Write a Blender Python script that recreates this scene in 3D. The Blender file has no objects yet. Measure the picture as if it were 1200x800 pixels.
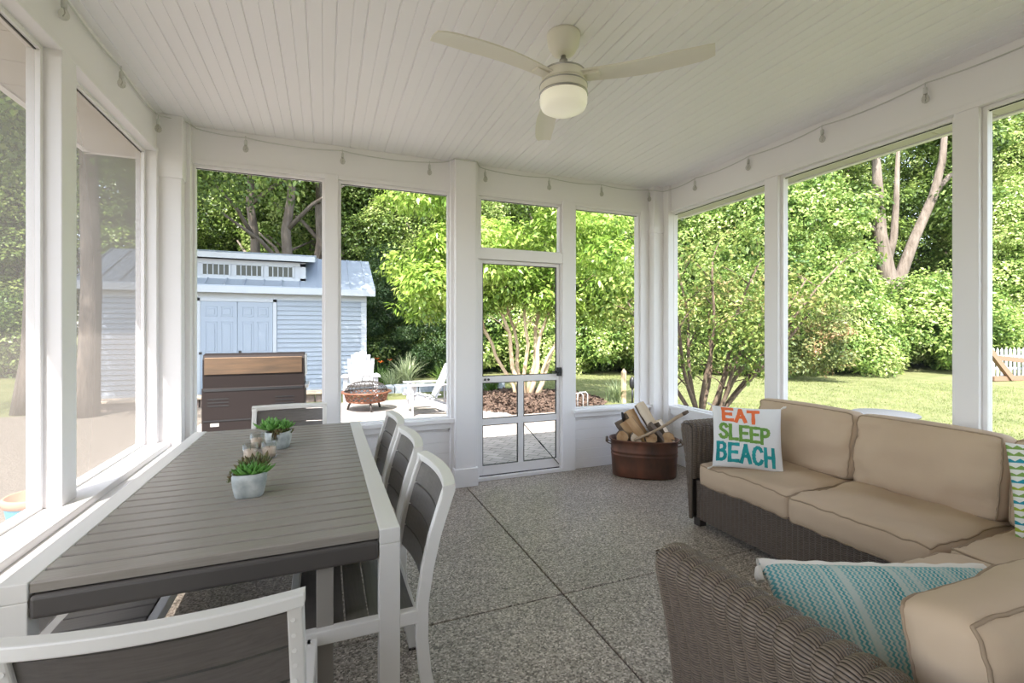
import bpy, math, random
import numpy as np
from mathutils import Vector, Matrix
from math import sin, cos, pi, radians, sqrt, atan2

random.seed(7)
C = bpy.context.scene.collection
SC = bpy.context.scene

# ------------------------------------------------------------------ helpers
class MB:
    """collects geometry for ONE mesh"""
    def __init__(s):
        s.v = []; s.f = []; s.m = []; s.sm = []

    def add(s, verts, faces, mi=0, smooth=False):
        o = len(s.v)
        s.v.extend([tuple(map(float, p)) for p in verts])
        for f in faces:
            s.f.append(tuple(o + i for i in f)); s.m.append(mi); s.sm.append(smooth)
        return s

    def box(s, x0, x1, y0, y1, z0, z1, mi=0):
        v = [(x, y, z) for x in (x0, x1) for y in (y0, y1) for z in (z0, z1)]
        return s.add(v, [(0, 1, 3, 2), (4, 6, 7, 5), (0, 4, 5, 1), (2, 3, 7, 6), (0, 2, 6, 4), (1, 5, 7, 3)], mi)

    def bar(s, p, q, w, h, up=(0, 0, 1), mi=0):
        p = Vector(p); q = Vector(q); d = (q - p).normalized(); up = Vector(up)
        a = d.cross(up)
        if a.length < 1e-4: a = d.cross(Vector((1, 0, 0)))
        a.normalize(); b = a.cross(d).normalized()
        v = []
        for e in (p, q):
            for i, j in ((-1, -1), (1, -1), (1, 1), (-1, 1)):
                v.append(e + a * (w / 2 * i) + b * (h / 2 * j))
        return s.add(v, [(0, 3, 2, 1), (4, 5, 6, 7), (0, 1, 5, 4), (1, 2, 6, 5), (2, 3, 7, 6), (3, 0, 4, 7)], mi)

    def sweep(s, path, w, h, side, mi=0, smooth=False):
        """rectangular section swept along path; side = width direction"""
        side = Vector(side).normalized(); P = [Vector(p) for p in path]; n = len(P); v = []
        for i, p in enumerate(P):
            t = (P[min(i + 1, n - 1)] - P[max(i - 1, 0)]).normalized()
            b = side.cross(t).normalized()
            for a_, b_ in ((-1, -1), (1, -1), (1, 1), (-1, 1)):
                v.append(p + side * (w / 2 * a_) + b * (h / 2 * b_))
        f = [(3, 2, 1, 0), tuple(4 * (n - 1) + k for k in range(4))]
        for i in range(n - 1):
            for k in range(4):
                f.append((4 * i + k, 4 * i + (k + 1) % 4, 4 * i + 4 + (k + 1) % 4, 4 * i + 4 + k))
        return s.add(v, f, mi, smooth)

    def tube(s, path, r, n=8, mi=0, cap=True, closed=False):
        P = [Vector(p) for p in path]; m = len(P)
        R = r if isinstance(r, (list, tuple)) else [r] * m
        v = []; prev = None
        for i, p in enumerate(P):
            if closed: t = (P[(i + 1) % m] - P[i - 1]).normalized()
            else: t = (P[min(i + 1, m - 1)] - P[max(i - 1, 0)]).normalized()
            if prev is None:
                a = t.orthogonal().normalized()
            else:
                a = (prev - t * prev.dot(t))
                a = a.normalized() if a.length > 1e-6 else t.orthogonal().normalized()
            prev = a; b = t.cross(a)
            for k in range(n):
                an = 2 * pi * k / n
                v.append(p + (a * cos(an) + b * sin(an)) * R[i])
        f = []
        for i in range(m if closed else m - 1):
            j = (i + 1) % m
            for k in range(n):
                f.append((i * n + k, i * n + (k + 1) % n, j * n + (k + 1) % n, j * n + k))
        s.add(v, f, mi, True)
        if cap and not closed:
            o = len(s.v) - m * n
            s.f.append(tuple(o + k for k in reversed(range(n)))); s.m.append(mi); s.sm.append(False)
            s.f.append(tuple(o + (m - 1) * n + k for k in range(n))); s.m.append(mi); s.sm.append(False)
        return s

    def lathe(s, prof, n=24, c=(0, 0, 0), mi=0, sx=1, sy=1, rot=0, power=1):
        v = []; m = len(prof)
        for r, z in prof:
            for k in range(n):
                an = 2 * pi * k / n
                x, y = cos(an), sin(an)
                if power != 1:
                    x = math.copysign(abs(x) ** power, x); y = math.copysign(abs(y) ** power, y)
                x *= r * sx; y *= r * sy
                v.append((c[0] + x * cos(rot) - y * sin(rot), c[1] + x * sin(rot) + y * cos(rot), c[2] + z))
        f = []
        for i in range(m - 1):
            for k in range(n):
                f.append((i * n + k, i * n + (k + 1) % n, (i + 1) * n + (k + 1) % n, (i + 1) * n + k))
        return s.add(v, f, mi, True)

    def grid(s, P, closeu=False, closev=False, mi=0, smooth=True):
        P = np.asarray(P); nu, nv = P.shape[:2]
        f = []
        for i in range(nu if closeu else nu - 1):
            for j in range(nv if closev else nv - 1):
                i2 = (i + 1) % nu; j2 = (j + 1) % nv
                f.append((i * nv + j, i2 * nv + j, i2 * nv + j2, i * nv + j2))
        return s.add(P.reshape(-1, 3).tolist(), f, mi, smooth)

    def prism(s, pts, z0, z1, mi=0, M=None):
        n = len(pts)
        v = [(x, y, z0) for x, y in pts] + [(x, y, z1) for x, y in pts]
        if M is not None: v = [M @ Vector(p) for p in v]
        f = [tuple(reversed(range(n))), tuple(range(n, 2 * n))] + [(i, (i + 1) % n, n + (i + 1) % n, n + i) for i in range(n)]
        return s.add(v, f, mi)

    def mesh(s, name, mats):
        me = bpy.data.meshes.new(name)
        me.from_pydata(s.v, [], s.f)
        for m in (mats if isinstance(mats, (list, tuple)) else [mats]): me.materials.append(m)
        me.polygons.foreach_set('material_index', s.m)
        me.polygons.foreach_set('use_smooth', s.sm)
        me.update()
        return me


def obj(name, mb, mats, parent=None, bevel=0, seg=2, kind=None, label=None, loc=None, rot=None):
    me = mb if isinstance(mb, bpy.types.Mesh) else mb.mesh(name, mats)
    o = bpy.data.objects.new(name, me); C.objects.link(o)
    if parent: o.parent = parent
    if loc is not None: o.location = loc
    if rot is not None: o.rotation_euler = rot
    if bevel:
        b = o.modifiers.new('bevel', 'BEVEL'); b.width = bevel; b.segments = seg
        b.limit_method = 'ANGLE'; b.angle_limit = radians(35)
    if kind: o['kind'] = kind
    if label: o['label'] = label
    return o


def thing(name, label, cat, loc=(0, 0, 0), rotz=0, group=None):
    o = bpy.data.objects.new(name, None); C.objects.link(o)
    o.empty_display_size = .1
    o.location = loc; o.rotation_euler = (0, 0, rotz)
    o['label'] = label; o['category'] = cat
    if group: o['group'] = group
    return o


def tag(o, label, cat, group=None, kind=None):
    o['label'] = label; o['category'] = cat
    if group: o['group'] = group
    if kind: o['kind'] = kind
    return o


def sroot(name):
    o = bpy.data.objects.new(name, None); C.objects.link(o); o['kind'] = 'structure'
    return o


def dup(root, loc, rotz, label=None, group=None):
    r = root.copy(); C.objects.link(r); r.location = loc; r.rotation_euler = (0, 0, rotz)
    if label: r['label'] = label
    if group: r['group'] = group
    for ch in list(root.children):
        c = ch.copy(); C.objects.link(c); c.parent = r
        for g in list(ch.children):
            d = g.copy(); C.objects.link(d); d.parent = c
    return r

# ------------------------------------------------------------------ materials
def srgb(r, g, b):
    f = lambda c: c / 12.92 if c <= .04045 else ((c + .055) / 1.055) ** 2.4
    return (f(r / 255), f(g / 255), f(b / 255), 1)


def mat(name, col, rough=.5, metal=0, col2=None, nscale=8, nstretch=(1, 1, 1), namt=1.0, bump=0, bscale=60, bdist=.002,
        spec=.5, emit=None, coat=0, coords='Object', bstretch=None, detail=4):
    m = bpy.data.materials.new(name); m.use_nodes = True
    N = m.node_tree.nodes; L = m.node_tree.links; b = N['Principled BSDF']
    b.inputs['Base Color'].default_value = col
    b.inputs['Roughness'].default_value = rough; b.inputs['Metallic'].default_value = metal
    b.inputs['Specular IOR Level'].default_value = spec
    if coat: b.inputs['Coat Weight'].default_value = coat
    tc = N.new('ShaderNodeTexCoord')
    if col2 is not None:
        mp = N.new('ShaderNodeMapping'); mp.inputs['Scale'].default_value = nstretch
        nz = N.new('ShaderNodeTexNoise'); nz.inputs['Scale'].default_value = nscale; nz.inputs['Detail'].default_value = detail
        rp = N.new('ShaderNodeValToRGB'); rp.color_ramp.elements[0].position = .5 - .22 / max(namt, .01) * .9
        rp.color_ramp.elements[1].position = .5 + .22 / max(namt, .01) * .9
        rp.color_ramp.elements[0].color = col; rp.color_ramp.elements[1].color = col2
        L.new(tc.outputs[coords], mp.inputs[0]); L.new(mp.outputs[0], nz.inputs['Vector'])
        L.new(nz.outputs['Fac'], rp.inputs[0]); L.new(rp.outputs[0], b.inputs['Base Color'])
    if bump:
        mp2 = N.new('ShaderNodeMapping'); mp2.inputs['Scale'].default_value = bstretch or (1, 1, 1)
        n2 = N.new('ShaderNodeTexNoise'); n2.inputs['Scale'].default_value = bscale; n2.inputs['Detail'].default_value = 3
        bp = N.new('ShaderNodeBump'); bp.inputs['Strength'].default_value = bump; bp.inputs['Distance'].default_value = bdist
        L.new(tc.outputs[coords], mp2.inputs[0]); L.new(mp2.outputs[0], n2.inputs['Vector'])
        L.new(n2.outputs['Fac'], bp.inputs['Height']); L.new(bp.outputs[0], b.inputs['Normal'])
    if emit:
        b.inputs['Emission Color'].default_value = emit[0]; b.inputs['Emission Strength'].default_value = emit[1]
    return m


def leaf_mat(name, cols, trans=.35, rough=.55):
    """leaf colour differs leaf by leaf and tree by tree"""
    m = bpy.data.materials.new(name); m.use_nodes = True
    N = m.node_tree.nodes; L = m.node_tree.links; b = N['Principled BSDF']; out = N['Material Output']
    g = N.new('ShaderNodeNewGeometry'); oi = N.new('ShaderNodeObjectInfo')
    ad = N.new('ShaderNodeMath'); ad.operation = 'MULTIPLY_ADD'; ad.inputs[1].default_value = .55
    mu = N.new('ShaderNodeMath'); mu.operation = 'MULTIPLY'; mu.inputs[1].default_value = .45
    L.new(oi.outputs['Random'], mu.inputs[0]); L.new(mu.outputs[0], ad.inputs[2])
    L.new(g.outputs['Random Per Island'], ad.inputs[0])
    rp = N.new('ShaderNodeValToRGB'); el = rp.color_ramp.elements
    while len(el) < len(cols): el.new(.5)
    for i, c in enumerate(cols):
        el[i].position = i / (len(cols) - 1); el[i].color = c
    tcn = N.new('ShaderNodeTexCoord'); nz = N.new('ShaderNodeTexNoise'); nz.inputs['Scale'].default_value = 1.1; nz.inputs['Detail'].default_value = 1
    L.new(tcn.outputs['Object'], nz.inputs['Vector'])
    a2 = N.new('ShaderNodeMath'); a2.operation = 'MULTIPLY_ADD'; a2.inputs[1].default_value = 1.5; a2.inputs[2].default_value = -.75
    L.new(nz.outputs['Fac'], a2.inputs[0])
    a3 = N.new('ShaderNodeMath'); a3.operation = 'ADD'; a3.use_clamp = True
    L.new(ad.outputs[0], a3.inputs[0]); L.new(a2.outputs[0], a3.inputs[1])
    L.new(a3.outputs[0], rp.inputs[0]); L.new(rp.outputs[0], b.inputs['Base Color'])
    b.inputs['Roughness'].default_value = rough; b.inputs['Specular IOR Level'].default_value = .5
    t = N.new('ShaderNodeBsdfTranslucent'); mx = N.new('ShaderNodeMixShader'); mx.inputs[0].default_value = trans
    L.new(rp.outputs[0], t.inputs['Color']); L.new(b.outputs[0], mx.inputs[1]); L.new(t.outputs[0], mx.inputs[2])
    L.new(mx.outputs[0], out.inputs['Surface'])
    return m


def screen_mat(name, cover, col):
    """woven insect screen: thin wires cover a share of the view that grows at a slant"""
    m = bpy.data.materials.new(name); m.use_nodes = True
    N = m.node_tree.nodes; L = m.node_tree.links; out = N['Material Output']; N.remove(N['Principled BSDF'])
    g = N.new('ShaderNodeNewGeometry')
    dp = N.new('ShaderNodeVectorMath'); dp.operation = 'DOT_PRODUCT'
    L.new(g.outputs['Normal'], dp.inputs[0]); L.new(g.outputs['Incoming'], dp.inputs[1])
    ab = N.new('ShaderNodeMath'); ab.operation = 'ABSOLUTE'; L.new(dp.outputs['Value'], ab.inputs[0])
    mxm = N.new('ShaderNodeMath'); mxm.operation = 'MAXIMUM'; mxm.inputs[1].default_value = .12; L.new(ab.outputs[0], mxm.inputs[0])
    dv = N.new('ShaderNodeMath'); dv.operation = 'DIVIDE'; dv.inputs[0].default_value = 1; L.new(mxm.outputs[0], dv.inputs[1])
    pw = N.new('ShaderNodeMath'); pw.operation = 'POWER'; pw.inputs[0].default_value = 1 - cover; L.new(dv.outputs[0], pw.inputs[1])
    tr = N.new('ShaderNodeBsdfTransparent')
    df = N.new('ShaderNodeBsdfDiffuse'); df.inputs['Color'].default_value = col
    tl = N.new('ShaderNodeBsdfTranslucent'); tl.inputs['Color'].default_value = col
    m1 = N.new('ShaderNodeMixShader'); m1.inputs[0].default_value = .78
    L.new(df.outputs[0], m1.inputs[1]); L.new(tl.outputs[0], m1.inputs[2])
    mx = N.new('ShaderNodeMixShader'); L.new(pw.outputs[0], mx.inputs[0])
    L.new(m1.outputs[0], mx.inputs[1]); L.new(tr.outputs[0], mx.inputs[2])
    L.new(mx.outputs[0], out.inputs['Surface'])
    return m


def thin_glass(name, tint):
    """thin clear glass wall: mostly passes light, reflects more towards its rim"""
    m = bpy.data.materials.new(name); m.use_nodes = True
    N = m.node_tree.nodes; L = m.node_tree.links; out = N['Material Output']; N.remove(N['Principled BSDF'])
    tr = N.new('ShaderNodeBsdfTransparent'); tr.inputs['Color'].default_value = tint
    gl = N.new('ShaderNodeBsdfGlossy'); gl.inputs['Roughness'].default_value = .06
    fr = N.new('ShaderNodeLayerWeight'); fr.inputs['Blend'].default_value = .25
    mu = N.new('ShaderNodeMath'); mu.operation = 'MULTIPLY'; mu.inputs[1].default_value = .55; L.new(fr.outputs['Facing'], mu.inputs[0])
    mx = N.new('ShaderNodeMixShader'); L.new(mu.outputs[0], mx.inputs[0]); L.new(tr.outputs[0], mx.inputs[1]); L.new(gl.outputs[0], mx.inputs[2])
    L.new(mx.outputs[0], out.inputs['Surface'])
    return m


M = {}
M['white'] = mat('white_paint', (.87, .85, .85, 1), .45, bump=.05, bscale=30, bdist=.001)
M['ceil'] = mat('white_ceiling_paint', (.90, .885, .882, 1), .5)
M['wmetal'] = mat('white_powder_coated_metal', (.70, .675, .63, 1), .4, bump=.04, bscale=400, bdist=.0005)
M['taupe'] = mat('taupe_composite_slat', (.105, .093, .083, 1), .36, col2=(.138, .123, .11, 1), nscale=5, nstretch=(1.5, 30, 30), bump=.25, bscale=8, bstretch=(3, 90, 90), bdist=.0006)
M['taupey'] = mat('taupe_composite_slat_lengthwise', (.105, .093, .083, 1), .36, col2=(.138, .123, .11, 1), nscale=5, nstretch=(30, 1.5, 30), bump=.25, bscale=8, bstretch=(90, 3, 90), bdist=.0006)
M['tabletop'] = mat('taupe_slat_sheen_lightened', (.235, .208, .175, 1), .34, col2=(.285, .255, .22, 1), nscale=5, nstretch=(1.5, 30, 30), bump=.25, bscale=8, bstretch=(3, 90, 90), bdist=.0006, spec=.6)  # slat taupe lightened so the colour itself carries the sky sheen
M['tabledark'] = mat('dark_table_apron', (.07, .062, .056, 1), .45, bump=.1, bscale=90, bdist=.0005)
M['taupemetal'] = mat('taupe_metal', (.27, .245, .215, 1), .5)
M['black'] = mat('black_metal', (.012, .012, .013, 1), .4)
M['gasket'] = mat('dark_screen_gasket', (.05, .05, .048, 1), .7)
M['fan'] = mat('cream_fan_enamel', (.80, .77, .66, 1), .35)
M['fanring'] = mat('brushed_nickel_ring', (.45, .44, .41, 1), .35, metal=.8)
M['opal'] = mat('opal_glass_shade', (.85, .83, .70, 1), .3, emit=((1, .93, .72, 1), .18))
M['screenL'] = screen_mat('insect_screen_sun_hazed', .30, (.20, .18, .16, 1))  # sunlit haze put into the mesh: paler and denser than the other screens
M['screen'] = screen_mat('insect_screen', .08, (.05, .05, .048, 1))
M['cord'] = mat('white_cord', (.62, .62, .58, 1), .5)
M['bulb'] = thin_glass('clear_bulb_glass', (.86, .86, .83, 1))
M['beige'] = mat('beige_outdoor_fabric', (.50, .375, .262, 1), .9, col2=(.56, .425, .302, 1), nscale=3, bump=.25, bscale=700, bdist=.0006, spec=.2)
M['piping'] = mat('beige_piping', (.34, .25, .17, 1), .85, spec=.2)
M['wickerdark'] = mat('brown_wicker', (.12, .09, .067, 1), .5, col2=(.20, .155, .12, 1), nscale=45, nstretch=(1, 1, 6), spec=.4)
M['wicker'] = mat('grey_brown_wicker', (.115, .085, .062, 1), .48, col2=(.215, .165, .122, 1), nscale=40, nstretch=(4, .6, 4), spec=.4)
M['foot'] = mat('dark_foot', (.05, .04, .034, 1), .6)
M['copper'] = mat('aged_copper', (.25, .105, .065, 1), .42, metal=.7, col2=(.10, .066, .052, 1), nscale=7, nstretch=(1, 1, .5), bump=.2, bscale=14, bdist=.004)
M['logwood'] = mat('split_firewood', (.36, .19, .08, 1), .8, col2=(.58, .38, .20, 1), nscale=14, nstretch=(1, 1, .08), bump=.5, bscale=30, bstretch=(1, 1, .08), bdist=.004)
M['palewood'] = mat('pale_split_firewood', (.55, .42, .28, 1), .8, col2=(.70, .58, .43, 1), nscale=14, nstretch=(1, 1, .08), bump=.4, bscale=30, bstretch=(1, 1, .08), bdist=.003)
M['bark'] = mat('firewood_bark', (.10, .068, .047, 1), .9, col2=(.19, .14, .10, 1), nscale=18, bump=.8, bscale=30, bdist=.006)
M['handlewood'] = mat('tool_handle_wood', (.40, .29, .19, 1), .6)
M['mulch'] = mat('bark_mulch', (.055, .036, .026, 1), .95, col2=(.16, .105, .075, 1), nscale=30, bump=1, bscale=30, bdist=.03)
M['terr'] = mat('terracotta', (.62, .27, .17, 1), .8)
M['blue'] = mat('turquoise_glaze', (.03, .40, .58, 1), .3)
M['pot'] = mat('marbled_grey_pot', (.24, .27, .27, 1), .5, col2=(.52, .54, .52, 1), nscale=22)
M['succ'] = mat('succulent_green', (.075, .22, .035, 1), .45, col2=(.16, .36, .07, 1), nscale=20)
M['succdark'] = mat('succulent_olive', (.07, .13, .03, 1), .5, col2=(.17, .10, .045, 1), nscale=30)
M['soil'] = mat('soil', (.03, .022, .016, 1), .95)
M['wax'] = mat('peach_candle_wax', (.85, .66, .54, 1), .5)
M['jar'] = thin_glass('clear_jar_glass', (.93, .94, .93, 1))
M['siding'] = mat('shade_blue_white_siding', (.295, .34, .40, 1), .6)  # white siding; the dim blue shade is put into its base colour
M['shedtrim'] = mat('shed_white_trim', (.42, .455, .50, 1), .55)  # white trim darkened and blued in colour for the same shade
M['sheddoor'] = mat('shed_door_paint', (.275, .325, .395, 1), .5)  # door colour carries the shed's blue shade too
M['roofmetal'] = mat('blue_grey_metal_roof', (.34, .385, .45, 1), .45, metal=.2)
M['winglass'] = mat('dark_window_glass', (.035, .04, .03, 1), .15, spec=.25)
M['grillmetal'] = mat('dark_brown_enamel', (.018, .0135, .0125, 1), .6, metal=.0, spec=.12, bump=.06, bscale=9, bdist=.004)
M['grillhood'] = mat('bronze_stainless', (.15, .094, .056, 1), .45, metal=.6, col2=(.09, .062, .042, 1), nscale=3, nstretch=(1, 1, 8))
M['steel'] = mat('stainless_steel', (.62, .62, .60, 1), .3, metal=.9)
M['aw'] = mat('white_adirondack_paint', (.44, .44, .455, 1), .5)
M['pitcopper'] = mat('rusty_copper_bowl', (.30, .13, .075, 1), .5, metal=.5, col2=(.16, .07, .045, 1), nscale=9)
M['pitmesh'] = mat('dark_wire', (.06, .052, .047, 1), .5, metal=.5)
M['trunk'] = mat('grey_brown_bark', (.10, .078, .06, 1), .95, col2=(.20, .165, .135, 1), nscale=7, nstretch=(1, 1, .22), bump=1, bscale=12, bstretch=(1, 1, .2), bdist=.04)
M['palebark'] = mat('pale_tan_bark', (.40, .29, .18, 1), .9, col2=(.58, .46, .31, 1), nscale=7, nstretch=(1, 1, .3), bump=.4, bscale=20, bdist=.01)
M['stone'] = mat('blue_grey_stone', (.20, .23, .27, 1), .85, col2=(.30, .33, .36, 1), nscale=5, bump=.4, bscale=12, bdist=.01)
M['brownstone'] = mat('brown_stone_wall', (.12, .09, .08, 1), .9, col2=(.22, .17, .14, 1), nscale=9, bump=.8, bscale=10, bdist=.03)
M['tanstone'] = mat('tan_cap_stone', (.45, .36, .27, 1), .85)
M['playwood'] = mat('weathered_play_timber', (.20, .12, .075, 1), .8)
M['patiotable'] = mat('grey_stone_tabletop', (.08, .085, .09, 1), .7)

LG = [srgb(38, 62, 22), srgb(62, 98, 34), srgb(96, 132, 50), srgb(142, 168, 78)]
M['leafA'] = leaf_mat('forest_leaf', [srgb(52, 72, 30), srgb(88, 112, 50), srgb(130, 154, 74), srgb(176, 188, 116)], rough=.4)
M['leafB'] = leaf_mat('hedge_leaf', [srgb(58, 88, 38), srgb(102, 132, 60), srgb(150, 172, 90), srgb(194, 204, 136)], rough=.4)
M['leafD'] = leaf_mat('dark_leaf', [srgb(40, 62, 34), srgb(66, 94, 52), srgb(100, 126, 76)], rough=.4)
M['leafM'] = leaf_mat('yellow_green_leaf', [srgb(106, 138, 50), srgb(146, 174, 76), srgb(184, 202, 108), srgb(216, 224, 152)], trans=.4, rough=.4)
M['leafR'] = leaf_mat('reddish_shrub_leaf', [srgb(82, 96, 52), srgb(124, 134, 76), srgb(162, 134, 96), srgb(172, 112, 96)])
M['leafS'] = leaf_mat('open_shrub_leaf', [srgb(70, 94, 40), srgb(108, 132, 58), srgb(150, 158, 84), srgb(178, 146, 106)])
M['blade'] = leaf_mat('pale_grass_blade', [srgb(110, 130, 90), srgb(160, 172, 130), srgb(205, 208, 180)], trans=.3)
M['lily'] = leaf_mat('daylily_leaf', [srgb(60, 96, 40), srgb(110, 146, 64), srgb(160, 178, 90)], trans=.3)
M['orange'] = mat('orange_petal', srgb(226, 110, 40), .6)


def floor_mat():
    m = bpy.data.materials.new('exposed_aggregate_concrete'); m.use_nodes = True
    N = m.node_tree.nodes; L = m.node_tree.links; b = N['Principled BSDF']
    tc = N.new('ShaderNodeTexCoord')
    v = N.new('ShaderNodeTexVoronoi'); v.inputs['Scale'].default_value = 130
    L.new(tc.outputs['Object'], v.inputs['Vector'])
    sp = N.new('ShaderNodeSeparateColor'); L.new(v.outputs['Color'], sp.inputs[0])
    rp = N.new('ShaderNodeValToRGB'); e = rp.color_ramp.elements
    cols = [(0, (.11, .088, .07, 1)), (.3, (.26, .22, .18, 1)), (.62, (.39, .335, .28, 1)), (.86, (.50, .43, .365, 1)), (1, (.70, .63, .55, 1))]
    while len(e) < len(cols): e.new(.5)
    for i, (p, c) in enumerate(cols): e[i].position = p; e[i].color = c
    L.new(sp.outputs[0], rp.inputs[0])
    n = N.new('ShaderNodeTexNoise'); n.inputs['Scale'].default_value = 1.6; n.inputs['Detail'].default_value = 5
    L.new(tc.outputs['Object'], n.inputs['Vector'])
    mr = N.new('ShaderNodeMapRange'); mr.inputs[1].default_value = .3; mr.inputs[2].default_value = .7; mr.inputs[3].default_value = .9; mr.inputs[4].default_value = 1.1
    L.new(n.outputs['Fac'], mr.inputs[0])
    mx = N.new('ShaderNodeVectorMath'); mx.operation = 'SCALE'
    L.new(rp.outputs[0], mx.inputs[0]); L.new(mr.outputs[0], mx.inputs['Scale'])
    L.new(mx.outputs[0], b.inputs['Base Color'])
    bp = N.new('ShaderNodeBump'); bp.inputs['Strength'].default_value = .35; bp.inputs['Distance'].default_value = .003
    L.new(v.outputs['Distance'], bp.inputs['Height']); bp.invert = True
    L.new(bp.outputs[0], b.inputs['Normal'])
    b.inputs['Roughness'].default_value = .36; b.inputs['Specular IOR Level'].default_value = .45
    return m


def paver_mat():
    m = bpy.data.materials.new('concrete_pavers'); m.use_nodes = True
    N = m.node_tree.nodes; L = m.node_tree.links; b = N['Principled BSDF']
    tc = N.new('ShaderNodeTexCoord'); mp = N.new('ShaderNodeMapping'); mp.inputs['Rotation'].default_value = (0, 0, radians(45))
    br = N.new('ShaderNodeTexBrick'); br.inputs['Scale'].default_value = 1
    br.inputs['Brick Width'].default_value = .22; br.inputs['Row Height'].default_value = .11; br.inputs['Mortar Size'].default_value = .006
    br.inputs['Color1'].default_value = (.37, .325, .295, 1); br.inputs['Color2'].default_value = (.295, .262, .238, 1); br.inputs['Mortar'].default_value = (.15, .14, .11, 1)
    L.new(tc.outputs['Object'], mp.inputs[0]); L.new(mp.outputs[0], br.inputs['Vector'])
    n = N.new('ShaderNodeTexNoise'); n.inputs['Scale'].default_value = 5; L.new(tc.outputs['Object'], n.inputs['Vector'])
    mx = N.new('ShaderNodeMix'); mx.data_type = 'RGBA'; mx.blend_type = 'OVERLAY'; mx.inputs[0].default_value = .35
    L.new(br.outputs['Color'], mx.inputs[6]); L.new(n.outputs['Fac'], mx.inputs[7]); L.new(mx.outputs[2], b.inputs['Base Color'])
    bp = N.new('ShaderNodeBump'); bp.inputs['Strength'].default_value = .6; bp.inputs['Distance'].default_value = .008; bp.invert = True
    L.new(br.outputs['Fac'], bp.inputs['Height']); L.new(bp.outputs[0], b.inputs['Normal'])
    b.inputs['Roughness'].default_value = .85
    return m


def ground_mat():
    m = mat('lawn_grass', (.125, .142, .058, 1), .95, col2=(.185, .19, .09, 1), nscale=2.2, bump=.8, bscale=40, bdist=.03, spec=.1, detail=8)
    return m


def pattern_mat(kind):
    """printed / woven pillow covers, pattern in the cover's own coordinates"""
    m = bpy.data.materials.new(kind); m.use_nodes = True
    N = m.node_tree.nodes; L = m.node_tree.links; b = N['Principled BSDF']
    b.inputs['Roughness'].default_value = .9; b.inputs['Specular IOR Level'].default_value = .15
    tc = N.new('ShaderNodeTexCoord'); sx = N.new('ShaderNodeSeparateXYZ'); L.new(tc.outputs['Object'], sx.inputs[0])

    def math_(op, a, bb=None, c=None):
        n = N.new('ShaderNodeMath'); n.operation = op
        for i, q in enumerate((a, bb, c)):
            if q is None: continue
            if isinstance(q, (int, float)): n.inputs[i].default_value = q
            else: L.new(q, n.inputs[i])
        return n.outputs[0]

    def mix(f, c1, c2):
        n = N.new('ShaderNodeMix'); n.data_type = 'RGBA'
        L.new(f, n.inputs[0])
        for i, q in ((6, c1), (7, c2)):
            if isinstance(q, tuple): n.inputs[i].default_value = q
            else: L.new(q, n.inputs[i])
        return n.outputs[2]
    X, Y = sx.outputs[0], sx.outputs[1]
    if kind == 'teal_woven_stripe':
        # chevron weave in bands across the length
        zig = math_('PINGPONG', math_('MULTIPLY', Y, 1.0), .006)
        ch = math_('PINGPONG', math_('ADD', X, zig), .0065)
        w = math_('GREATER_THAN', ch, .0034)
        nz = N.new('ShaderNodeTexNoise'); nz.noise_dimensions = '1D'; nz.inputs['Scale'].default_value = 26; nz.inputs['Detail'].default_value = 2
        L.new(X, nz.inputs['W'])
        rp = N.new('ShaderNodeValToRGB'); e = rp.color_ramp.elements
        e[0].position = .36; e[0].color = (.07, .29, .31, 1); e[1].position = .64; e[1].color = (.46, .55, .50, 1)
        q = e.new(.5); q.color = (.15, .38, .385, 1)
        L.new(nz.outputs['Fac'], rp.inputs[0])
        col = mix(w, rp.outputs[0], (.50, .55, .49, 1))
        L.new(col, b.inputs['Base Color'])
        bp = N.new('ShaderNodeBump'); bp.inputs['Strength'].default_value = .5; bp.inputs['Distance'].default_value = .002
        L.new(ch, bp.inputs['Height']); bp.inputs['Distance'].default_value = .3
        L.new(bp.outputs[0], b.inputs['Normal'])
    else:
        # rows of coloured scallops on white
        row = math_('FLOOR', math_('DIVIDE', Y, .030))
        fy = math_('FRACT', math_('DIVIDE', Y, .030))
        tri = math_('PINGPONG', X, .016)
        hgt = math_('MULTIPLY', tri, 45)
        on = math_('LESS_THAN', fy, math_('ADD', .22, math_('MULTIPLY', hgt, .62)))
        k = math_('FRACT', math_('MULTIPLY', row, .3333))
        rp = N.new('ShaderNodeValToRGB'); rp.color_ramp.interpolation = 'CONSTANT'; e = rp.color_ramp.elements
        e[0].position = 0; e[0].color = (.36, .44, .05, 1); e[1].position = .3; e[1].color = (.03, .28, .36, 1)
        q = e.new(.6); q.color = (.22, .36, .09, 1)
        L.new(k, rp.inputs[0])
        L.new(mix(on, (.80, .80, .74, 1), rp.outputs[0]), b.inputs['Base Color'])
    return m


M['floor'] = floor_mat(); M['paver'] = paver_mat(); M['lawn'] = ground_mat()
M['teal'] = pattern_mat('teal_woven_stripe'); M['scallop'] = pattern_mat('scallop_print')
M['canvas'] = mat('white_canvas', (.74, .73, .72, 1), .9, bump=.3, bscale=500, bdist=.0008, spec=.15)
M['fringe'] = mat('cream_cotton', (.78, .73, .66, 1), .95, bump=.6, bscale=160, bdist=.003, spec=.1)
M['lorange'] = mat('orange_print', srgb(228, 112, 62), .85); M['lgreen'] = mat('green_print', srgb(96, 142, 62), .85, col2=srgb(124, 160, 70), nscale=14)
M['lteal'] = mat('teal_print', srgb(14, 128, 130), .85, col2=srgb(44, 160, 160), nscale=14)

# ------------------------------------------------------------------ dimensions (metres, camera over the origin)
XL, XR, YB, ZC = -1.11, 3.42, 4.175, 2.95     # inner wall faces, ceiling
ZS, ZH = .61, 2.665                            # sill top, window head
Y0 = -2.6                                      # house wall behind the viewer
GZ = -.12                                      # patio level outside

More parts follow.
